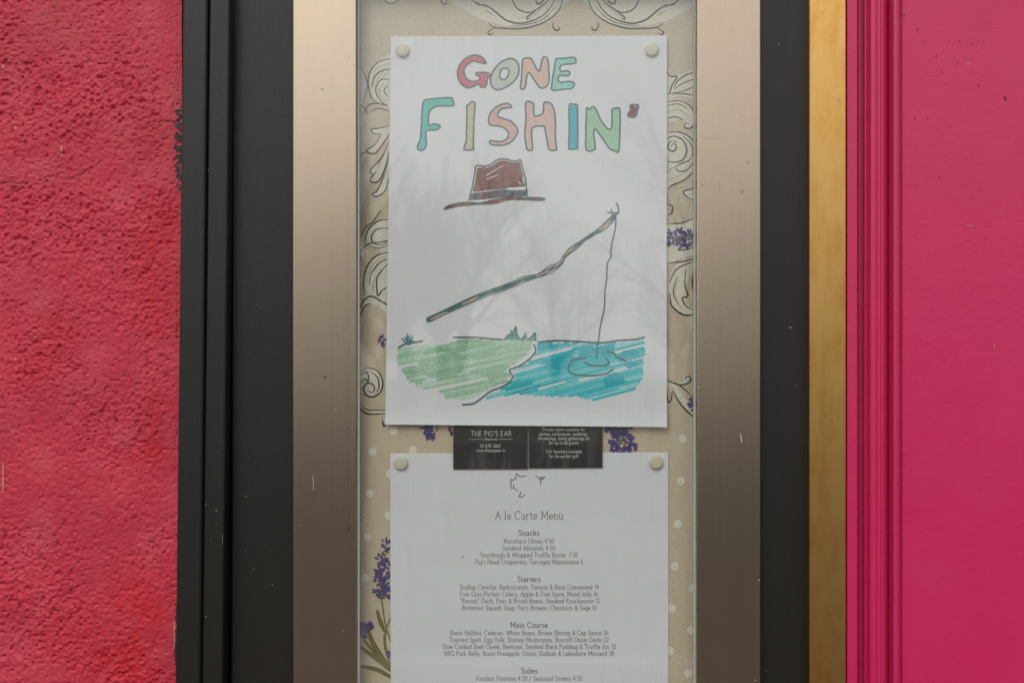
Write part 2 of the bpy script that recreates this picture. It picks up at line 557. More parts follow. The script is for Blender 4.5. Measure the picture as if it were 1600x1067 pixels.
link('wall_core', box_mesh(-2.6, xr - 0.002, 0.004, 0.30, Z0, Z1), M['kerb'], wall_root)
tag(wall_root, 'rough red painted render wall left of the black timber', 'wall')

# ---------------------------------------------------------------- black timber surround
def prof_px(pts):
    return [(P(px, 0, y).x, y) for (px, y) in pts]

timber = empty('timber_surround', (P(400, 0).x, 0, 0))
tag(timber, 'black painted timber surround with grooved moulding around the steel menu case', 'surround')
LEAN = 0.011
BACK = 0.05
c = 0.0016
def strip(name, x0, x1, yf, mat, parent, lean=0.0, yb=BACK, ch=c, z0=Z0, z1=Z1):
    a = P(x0, 0, yf).x; b = P(x1, 0, yf).x
    pr = [(a, yb), (a, yf + ch), (a + ch * .35, yf + ch * .35), (a + ch, yf), (b - ch, yf), (b - ch * .35, yf + ch * .35), (b, yf + ch), (b, yb)]
    return link(name, extrude_profile(pr, z0, z1, lean, 12), mat, parent)
strip('outer_moulding', 279, 317.6, -0.024, M['black'], timber, LEAN)
strip('moulding_groove', 314, 324, -0.0165, M['putty'], timber, LEAN, yb=-0.002, ch=0.0004)
strip('inner_moulding', 319.6, 353, -0.0205, M['black'], timber, LEAN)
strip('groove_bed', 350, 372, 0.006, M['black'], timber, LEAN, yb=0.03)
strip('panel', 361.5, 462, -0.005, M['black'], timber, 0.003)
link('gap_blocker', box_mesh(xr - 0.001, 1.4, 0.055, 0.30, Z0, Z1), M['putty'], timber)  # added unseen dark slab, keeps sky from showing through the gaps
strip('right_stile', 1180, 1264.5, -0.0055, M['black'], timber)

# ---------------------------------------------------------------- the steel menu case
case = empty('menu_case', P(823, 1430, 0.0))
tag(case, 'tall glazed menu case with wide brushed steel frame and printed linen backing', 'display case')
YF = -0.0125
CT, CB = -26, 1396         # visible opening, in photo pixels, top and bottom
zt, zb = P(0, CT, YF).z, P(0, CB, YF).z
zt2, zb2 = P(0, CT - 100, YF).z, P(0, CB + 100, YF).z
GAP = 0.0004
strip('stile', 457.5, 557.0, YF, M['steel'], case, yb=0.03, ch=0.0009, z0=zb2, z1=zt2)
strip('stile', 1088.5, 1188.5, YF, M['steel'], case, yb=0.03, ch=0.0009, z0=zb2, z1=zt2)
xl, xrr = P(557.0, 0, YF).x + GAP, P(1088.5, 0, YF).x - GAP
link('rail', box_mesh(xl, xrr, YF, 0.03, zt, zt2, 0.0009), M['steel'], case)
link('rail', box_mesh(xl, xrr, YF, 0.03, zb2, zb, 0.0009), M['steel'], case)
GY = -0.0090
link('lip_strip', box_mesh(xl, xl + 0.0016, GY - 0.0012, GY + 0.003, zb, zt, 0.0003), M['lip_strip'], case)  # added pale strip, stands in for the frame's inward side face
link('lip_strip', box_mesh(xrr - 0.0016, xrr, GY - 0.0012, GY + 0.003, zb, zt, 0.0003), M['lip_strip'], case)
link('glass_pane', box_mesh(xl + 0.0017, xrr - 0.0017, GY, GY + 0.003, zb + 0.0005, zt - 0.0005), M['glass'], case)

# ---------------------------------------------------------------- flat print: strokes and fills with their own colours
def smooth_path(pts, closed=False, sub=5):
    n = len(pts)
    if n < 3: return [Vector(p) for p in pts]
    pv = [Vector(p) for p in pts]
    out = []
    rng_ = range(n if closed else n - 1)
    for i in rng_:
        if closed: p0, p1, p2, p3 = pv[i - 1], pv[i], pv[(i + 1) % n], pv[(i + 2) % n]
        else: p0, p1, p2, p3 = pv[max(i - 1, 0)], pv[i], pv[i + 1], pv[min(i + 2, n - 1)]
        for j in range(sub):
            t = j / sub
            out.append(0.5 * ((2 * p1) + (p2 - p0) * t + (2 * p0 - 5 * p1 + 4 * p2 - p3) * t * t + (3 * p1 - p0 - 3 * p2 + p3) * t ** 3))
    if not closed: out.append(pv[-1])
    return out

class Print:
    """ink on a sheet; coordinates in photo-sized units on the plane y"""
    def __init__(s, y): s.y = y; s.v = []; s.f = []; s.c = []; s.n = 0
    def pt(s, p, dy): return P(p[0], p[1], s.y) + Vector((0, -dy, 0))
    def lift(s): s.n += 1; return 0.0000008 * s.n
    def fill(s, loops, col):
        if not isinstance(loops[0][0], (tuple, list, Vector)): loops = [loops]
        dy = s.lift(); o = len(s.v)
        flat = [Vector((p[0], p[1], 0)) for lp in loops for p in lp]
        tris = tessellate_polygon([[Vector((p[0], p[1], 0)) for p in lp] for lp in loops])
        s.v += [s.pt(p, dy) for p in flat]
        for t in tris: s.f.append(tuple(o + i for i in t)); s.c.append(col)
    def stroke(s, pts, w, col, closed=False, sm=True, taper=False, cap=True, sub=5):
        pts = smooth_path(pts, closed, sub) if sm else [Vector(p) for p in pts]
        if not sm and not closed:
            for i in range(1, len(pts) - 1):
                u, v = pts[i] - pts[i - 1], pts[i + 1] - pts[i]
                if u.length > 1e-4 and v.length > 1e-4 and u.normalized().dot(v.normalized()) < 0.55:
                    s.stroke(pts[:i + 1], w, col, sm=False, cap=cap); s.stroke(pts[i:], w, col, sm=False, cap=cap)
                    return
        q = [pts[0]]
        for p in pts[1:]:
            if (p - q[-1]).length > 1e-3: q.append(p)
        if closed and (q[0] - q[-1]).length < 1e-3: q.pop()
        pts = q; n = len(pts)
        if n < 2: return
        dy = s.lift(); o = len(s.v)
        for i in range(n):
            if closed: a, b = pts[i - 1], pts[(i + 1) % n]
            else: a, b = pts[max(i - 1, 0)], pts[min(i + 1, n - 1)]
            d = (b - a); d = d.normalized() if d.length > 1e-6 else Vector((1, 0))
            nn = Vector((-d.y, d.x))
            ww = w / 2
            if taper: ww *= (0.35 + 0.75 * math.sin(math.pi * (0.04 + 0.92 * i / (n - 1))))
            s.v += [s.pt(pts[i] + nn * ww, dy), s.pt(pts[i] - nn * ww, dy)]
        for i in range(n if closed else n - 1):
            j = (i + 1) % n
            s.f.append((o + 2 * i, o + 2 * i + 1, o + 2 * j + 1, o + 2 * j)); s.c.append(col)
        if cap and not closed and not taper:
            for (e, prev) in ((0, 1), (n - 1, n - 2)):
                d = (pts[e] - pts[prev]).normalized(); nn = Vector((-d.y, d.x)); o2 = len(s.v)
                for kk in range(5):
                    t = math.pi * kk / 4 - math.pi / 2
                    s.v.append(s.pt(pts[e] + d * (math.cos(t) * w / 2) + nn * (math.sin(t) * w / 2), dy))
                s.f.append(tuple(range(o2, o2 + 5))); s.c.append(col)
    def blob(s, cx, cy, rx, ry, col, ang=0, n=14, jit=0.0):
        pts = []
        for i in range(n):
            t = 2 * math.pi * i / n
            r = 1 + random.uniform(-jit, jit)
            x, y = rx * r * math.cos(t), ry * r * math.sin(t)
            pts.append((cx + x * math.cos(ang) - y * math.sin(ang), cy + x * math.sin(ang) + y * math.cos(ang)))
        dy = s.lift(); o = len(s.v)
        s.v += [s.pt(p, dy) for p in pts]; s.f.append(tuple(range(o, o + n))); s.c.append(col)
    def build(s, name, mat, parent, bend=None):
        if bend: s.v = [Vector((p.x, p.y + bend(p), p.z)) for p in s.v]
        me = mesh_from(s.v, s.f)
        a = me.color_attributes.new('Col', 'FLOAT_COLOR', 'CORNER')
        cols = []
        for f, c_ in zip(s.f, s.c): cols += [c_[0], c_[1], c_[2], 1.0] * len(f)
        a.data.foreach_set('color', cols)
        return link(name, me, mat, parent)

# ---------------------------------------------------------------- printed linen on the back board
YB = 0.004
FAB = (0.71, 0.605, 0.435); IVORY = (0.87, 0.82, 0.68); BROWN = (0.060, 0.040, 0.028); IV2 = (0.68, 0.62, 0.48)
OLIVE = (0.17, 0.15, 0.028); OLIVE2 = (0.25, 0.22, 0.055)
PUR = [(0.075, 0.045, 0.21), (0.115, 0.075, 0.30), (0.19, 0.14, 0.40), (0.055, 0.035, 0.15)]
board_me = box_mesh(P(548, 0, YB).x, P(1097, 0, YB).x, YB, 0.02, zb - 0.02, zt + 0.02)
ca = board_me.color_attributes.new('Col', 'FLOAT_COLOR', 'CORNER')
ca.data.foreach_set('color', [*FAB, 1.0] * len(board_me.loops))
board = link('linen_backing', board_me, M['fabric'], case)
PY_ = YB - 0.00012

def mirror(pts, ax): return [(2 * ax - x, y) for (x, y) in pts]

def ornament(name, fills, lines, hatch=()):
    p = Print(PY_)
    for f in fills: p.fill(smooth_path(f, True, 4), IVORY)
    for (pts, w) in hatch: p.stroke(pts, w, IV2, taper=True)
    for (pts, w) in lines: p.stroke(pts, w * 1.12, BROWN, taper=True)
    return p.build(name, M['fabric'], board)

top_f = [[(916, -12), (925, 15), (945, 32), (975, 43), (1005, 45), (1035, 36), (1060, 24), (1092, 4), (1092, -12)]]
top_l = [([(917, -12), (925, 15), (945, 33), (975, 44), (1005, 45), (1027, 43), (1036, 36)], 2.2),
         ([(928, -10), (940, 14), (958, 29), (985, 37), (1008, 32), (1026, 18), (1040, 9), (1052, 8), (1064, -3)], 2.4),
         ([(935, -6), (948, 6), (966, 20), (974, 26), (976, 31), (970, 29)], 2.0), ([(944, -8), (952, 4), (960, 6), (962, -2)], 2.6),
         ([(955, 12), (972, 20), (988, 16), (997, 4), (998, -6)], 2.0), ([(1000, 0), (1008, -2), (1014, -8)], 1.6),
         ([(934, 35), (935, 42), (930, 48), (925, 46), (927, 42)], 2.4), ([(1026, 44), (1036, 50), (1034, 55), (1028, 52)], 1.8),
         ([(1026, 25), (1034, 21)], 1.4), ([(1030, 21), (1042, 17)], 1.4), ([(1038, 12), (1052, 6), (1066, -2)], 1.4), ([(930, 10), (950, 30), (978, 39), (1000, 40)], 1.2)]
top_h = [([(940, 24), (970, 40), (1010, 42), (1034, 34)], 3), ([(945, 5), (965, 24), (990, 29)], 3)]
ornament('scroll_ornament', top_f, top_l, top_h)
ornament('scroll_ornament', [mirror(f, 899.5) for f in top_f], [(mirror(l, 899.5), w) for l, w in top_l], [(mirror(l, 899.5), w) for l, w in top_h])
ornament('scroll_ornament', [[(598, -6), (606, 4), (618, 4), (628, -6)]], [([(596, -8), (604, 4), (616, 5), (628, -4)], 1.8)])
ornament('scroll_ornament', [], [([(690, -4), (690, 5), (697, 7), (698, 1)], 2.2)])
# left strip
ornament('scroll_ornament',
    [[(618, 90), (592, 96), (578, 113), (575, 136), (583, 156), (600, 164), (618, 172)], [(563, 105), (570, 118), (573, 135), (568, 155), (562, 162)]],
    [([(616, 91), (592, 97), (578, 114), (576, 136), (583, 156), (601, 165)], 2.0), ([(612, 108), (594, 112), (584, 124), (581, 138)], 2.0), ([(606, 112), (592, 128)], 1.6), ([(600, 110), (586, 130)], 1.4),
     ([(610, 124), (594, 126), (587, 140), (592, 154), (606, 168)], 1.8), ([(606, 134), (600, 142), (606, 152)], 1.6), ([(562, 104), (570, 117), (574, 135), (568, 158)], 1.8),
     ([(562, 164), (570, 170), (568, 180)], 2.2), ([(574, 180), (573, 168), (584, 162), (606, 164)], 2.0), ([(577, 176), (590, 170), (608, 174)], 1.6)],
    [([(608, 100), (588, 108), (582, 130)], 3), ([(600, 130), (592, 145), (604, 160)], 4)])
ornament('leaf_ornament',
    [[(612, 196), (588, 200), (580, 202), (584, 210), (594, 212), (584, 226), (574, 236), (588, 239), (600, 222), (612, 206)], [(608, 222), (596, 246), (579, 266), (581, 272), (586, 272), (579, 284), (592, 284), (604, 256)],
     [(608, 244), (599, 274), (590, 297), (581, 304), (590, 307), (603, 296), (609, 270)]],
    [([(612, 196), (590, 201), (580, 202), (584, 209), (596, 210)], 1.9), ([(595, 212), (586, 226), (573, 236), (586, 240), (599, 224), (611, 206)], 2.0), ([(608, 222), (597, 246), (579, 266), (583, 272)], 1.9),
     ([(588, 268), (578, 283), (592, 283), (603, 258), (607, 236)], 1.9), ([(608, 246), (600, 274), (590, 297), (581, 304), (590, 307), (602, 297), (609, 272)], 2.0), ([(562, 250), (566, 240), (578, 238)], 1.6), ([(600, 240), (590, 262)], 1.2)])
ornament('scroll_ornament',
    [[(612, 342), (590, 346), (575, 360), (571, 376), (580, 388), (612, 386)], [(612, 393), (588, 400), (574, 416), (568, 440), (571, 464), (584, 472), (612, 462)], [(561, 490), (570, 470), (585, 466), (612, 482), (612, 495), (590, 478), (570, 478)]],
    [([(612, 342), (590, 346), (575, 360), (570, 378)], 1.9), ([(608, 357), (590, 358), (581, 368), (582, 378), (592, 383), (606, 380)], 1.9), ([(576, 384), (590, 388), (606, 384)], 1.6),
     ([(612, 393), (588, 400), (574, 416), (568, 440), (571, 462)], 2.2), ([(612, 402), (594, 410), (580, 428), (577, 446)], 1.7), ([(606, 412), (590, 432), (589, 452), (591, 462), (598, 453), (612, 446)], 2.0),
     ([(561, 488), (568, 470), (580, 463), (596, 471), (612, 482)], 2.2), ([(563, 496), (568, 480), (580, 474)], 1.7), ([(572, 372), (574, 378)], 1.4)],
    [([(606, 398), (582, 414), (572, 442)], 3.5), ([(600, 420), (584, 440), (584, 462)], 4)])
ornament('scroll_ornament',
    [[(561, 586), (574, 575), (590, 580), (598, 596), (595, 612), (582, 620), (569, 615), (560, 608)], [(560, 634), (574, 644), (612, 642), (612, 648), (576, 648), (561, 640)]],
    [([(563, 582), (574, 575), (590, 580), (598, 597), (594, 613), (582, 620), (571, 616), (568, 606), (574, 599), (583, 601), (585, 610), (579, 613), (576, 609)], 2.2),
     ([(562, 588), (572, 581), (576, 590), (572, 598)], 2.2), ([(564, 598), (570, 592), (576, 596), (570, 602)], 1.8), ([(578, 580), (590, 590), (592, 606), (586, 615)], 1.8), ([(560, 610), (566, 606)], 2.0),
     ([(560, 632), (566, 642), (580, 647), (612, 645)], 2.3), ([(564, 630), (574, 640), (612, 640)], 1.2), ([(597, 656), (600, 666), (604, 660)], 2.5)])
# right strip
ornament('scroll_ornament',
    [[(1040, 110), (1050, 122), (1060, 118), (1092, 110), (1092, 152), (1062, 150), (1040, 156)], [(1040, 160), (1064, 156), (1082, 170), (1085, 190), (1078, 202), (1068, 198), (1068, 186), (1040, 190)],
     [(1040, 208), (1062, 207), (1082, 218), (1090, 238), (1084, 262), (1066, 280), (1040, 292), (1040, 210)]],
    [([(1040, 108), (1047, 120), (1058, 120), (1050, 134), (1046, 146), (1040, 148)], 2.0), ([(1052, 138), (1062, 124), (1076, 116), (1092, 112)], 1.9), ([(1054, 140), (1068, 130), (1092, 122)], 1.5), ([(1050, 146), (1070, 142), (1092, 132)], 1.5),
     ([(1048, 147), (1070, 147), (1084, 150)], 1.8), ([(1040, 160), (1062, 158), (1080, 168), (1086, 186), (1080, 200), (1070, 200), (1071, 193), (1077, 194)], 2.3), ([(1040, 166), (1060, 163), (1076, 172)], 1.4), ([(1040, 186), (1056, 183), (1068, 188)], 1.7),
     ([(1040, 208), (1062, 207), (1080, 217), (1089, 236)], 2.0), ([(1040, 219), (1052, 213), (1066, 219), (1073, 233), (1069, 248), (1056, 254), (1044, 252)], 2.2),
     ([(1048, 230), (1053, 224), (1057, 230), (1053, 236), (1046, 235), (1044, 228), (1048, 221), (1058, 222)], 2.0), ([(1066, 212), (1080, 226), (1083, 246)], 1.6), ([(1054, 262), (1064, 256), (1078, 250), (1082, 240)], 1.8),
     ([(1054, 262), (1062, 268), (1076, 264), (1088, 246)], 1.8), ([(1044, 296), (1050, 290), (1072, 280), (1088, 262)], 2.0), ([(1042, 270), (1052, 262)], 1.6)],
    [([(1042, 176), (1062, 172), (1078, 186)], 3.5), ([(1050, 240), (1066, 228)], 3.5), ([(1044, 282), (1070, 270), (1086, 246)], 3)])
ornament('leaf_ornament', [[(1092, 278), (1086, 284), (1082, 298), (1067, 299), (1074, 310), (1092, 314)]],
    [([(1092, 278), (1083, 284), (1084, 294), (1068, 299), (1075, 309), (1092, 314)], 2.0), ([(1076, 304), (1092, 304)], 1.4), ([(1040, 318), (1050, 322), (1050, 332), (1043, 337)], 2.0), ([(1042, 350), (1066, 348), (1092, 338)], 1.8)])
ornament('scroll_ornament',
    [[(1040, 352), (1066, 352), (1092, 342), (1092, 398), (1062, 408), (1044, 442), (1046, 470), (1062, 490), (1080, 492), (1087, 486), (1072, 470), (1074, 440), (1092, 404), (1092, 396), (1064, 404), (1040, 410)]],
    [([(1058, 392), (1072, 390), (1090, 385)], 1.5), ([(1042, 411), (1066, 409), (1092, 402)], 2.0), ([(1046, 442), (1058, 420), (1086, 408)], 1.8), ([(1046, 458), (1050, 478), (1066, 491), (1080, 492), (1087, 487)], 2.3),
     ([(1072, 420), (1070, 444), (1075, 462), (1066, 466), (1072, 478), (1086, 486)], 1.9), ([(1088, 410), (1082, 440), (1086, 470)], 2.0), ([(1092, 416), (1088, 444)], 1.6), ([(1056, 436), (1052, 458), (1060, 476)], 1.4)],
    [([(1060, 430), (1054, 460), (1066, 484)], 4), ([(1078, 416), (1074, 446)], 3)])
ornament('leaf_ornament',
    [[(1040, 592), (1054, 598), (1066, 596), (1072, 588), (1080, 590), (1078, 598), (1064, 602), (1056, 602), (1092, 650), (1092, 658), (1076, 648), (1058, 622), (1040, 602)]],
    [([(1042, 593), (1054, 599), (1066, 601), (1078, 597), (1080, 590)], 2.0), ([(1070, 594), (1074, 588), (1080, 592), (1073, 596)], 1.8), ([(1044, 596), (1062, 602), (1084, 622)], 1.7), ([(1050, 608), (1064, 632), (1082, 650), (1092, 658)], 2.3), ([(1042, 614), (1044, 628), (1049, 624), (1050, 612)], 2.0)])

def floret(p, cx, cy, r, n):
    for _ in range(n):
        a = random.uniform(0, 2 * math.pi); d = r * math.sqrt(random.random()) * 0.8
        x, y = cx + d * math.cos(a), cy + d * math.sin(a)
        t = math.atan2(y - cy - r * .3, x - cx) + random.uniform(-.5, .5)
        p.blob(x, y, r * random.uniform(.28, .42), r * random.uniform(.16, .24), random.choice(PUR[:2] + PUR[3:]), t, 9, .12)
        p.stroke([(x - math.cos(t) * r * .2, y - math.sin(t) * r * .2), (x + math.cos(t) * r * .22, y + math.sin(t) * r * .22)], r * .08, PUR[2], sm=False, cap=False)

def sprig(stems, leaves, florets, calyx=()):
    p = Print(PY_ - 0.0001)
    for (pts, w) in stems: p.stroke(pts, w, OLIVE)
    for (pts, w) in leaves:
        p.stroke(pts, w, OLIVE, taper=True); p.stroke(pts, w * .35, OLIVE2, taper=True)
    for (x, y, r, n) in florets: floret(p, x, y, r, n)
    for (x, y, r) in calyx: p.blob(x, y, r, r * .8, random.choice((OLIVE, OLIVE2)), 0, 9, .2)
    p.build('lavender_sprig', M['fabric'], board)

sprig([([(596, 934), (599, 955), (602, 975), (610, 1000), (622, 1030)], 2.0), ([(618, 950), (606, 975), (602, 1000), (606, 1025), (616, 1050)], 2.2)],
      [([(589, 952), (594, 970), (602, 988)], 6), ([(563, 1010), (590, 1030), (622, 1056)], 6), ([(576, 985), (586, 1010), (618, 1054)], 7), ([(566, 995), (586, 1020), (600, 1032)], 4), ([(563, 1040), (590, 1046), (622, 1064)], 6), ([(600, 990), (602, 1010), (608, 1034)], 4)],
      [(604, 845, 8, 9), (601, 858, 9, 10), (597, 872, 11, 12), (604, 880, 10, 12), (594, 888, 11, 14), (601, 897, 11, 14), (592, 906, 11, 14), (602, 912, 11, 14), (594, 922, 13, 18), (604, 926, 11, 14), (571, 980, 13, 20), (567, 988, 10, 12), (607, 1021, 8, 9)],
      [(600, 866, 3), (600, 874, 3), (604, 886, 2.5), (596, 910, 3), (598, 932, 4), (595, 921, 2)])
sprig([([(683, 660), (682, 674)], 2)], [], [(668, 668, 11, 14), (674, 680, 10, 14), (664, 672, 8, 8), (704, 672, 9, 10)], [(683, 670, 2.5)])
sprig([([(966, 660), (964, 676), (974, 684)], 2.5), ([(980, 690), (972, 702)], 2)], [], [(956, 674, 12, 18), (970, 672, 12, 16), (948, 668, 9, 8), (962, 690, 12, 16), (986, 687, 11, 12), (976, 680, 11, 12), (990, 702, 11, 12), (974, 702, 11, 14), (958, 702, 9, 10), (984, 668, 9, 8)], [(964, 674, 3), (970, 688, 3), (976, 694, 3)])
sprig([([(1040, 372), (1062, 374), (1092, 374)], 2)], [], [(1049, 366, 9, 12), (1049, 380, 9, 12), (1062, 365, 10, 14), (1064, 380, 10, 14), (1077, 367, 10, 14), (1076, 380, 9, 12), (1087, 374, 9, 10)], [(1056, 370, 3), (1056, 376, 3), (1070, 372, 3), (1082, 372, 2.5)])
sprig([], [], [(1082, 630, 9, 14), (1086, 636, 8, 10), (1084, 624, 7, 8)])
sprig([([(594, 330), (583, 346), (571, 356), (562, 374)], 2.2), ([(612, 376), (590, 379), (574, 382), (562, 394)], 2.6)], [], [(563, 402, 4, 5)])
sprig([], [], [(597, 530, 8, 10), (598, 538, 6, 6)])

dots = [(615, 673), (582, 705), (645, 703), (609, 740), (577.5, 771), (606.5, 805), (574, 838), (570, 903), (1067, 685), (1064, 751), (1059, 818), (1054, 884), (1050, 950), (1047, 1016), (1090, 850), (1083, 919), (1080, 984), (1075, 1051), (1066, 620 + 4), (1096, 784), (566, 969)]
dots = [d for d in dots if d not in ((1066, 624), (566, 969))] + [(1043, 1083), (1071, 1117), (562, 1100), (585, 1110)]
for (x, y) in dots:
    p = Print(PY_); p.blob(x, y, 6.3, 6.6, (0.90, 0.87, 0.74), 0, 20, .03); p.build('printed_dot', M['fabric'], board)

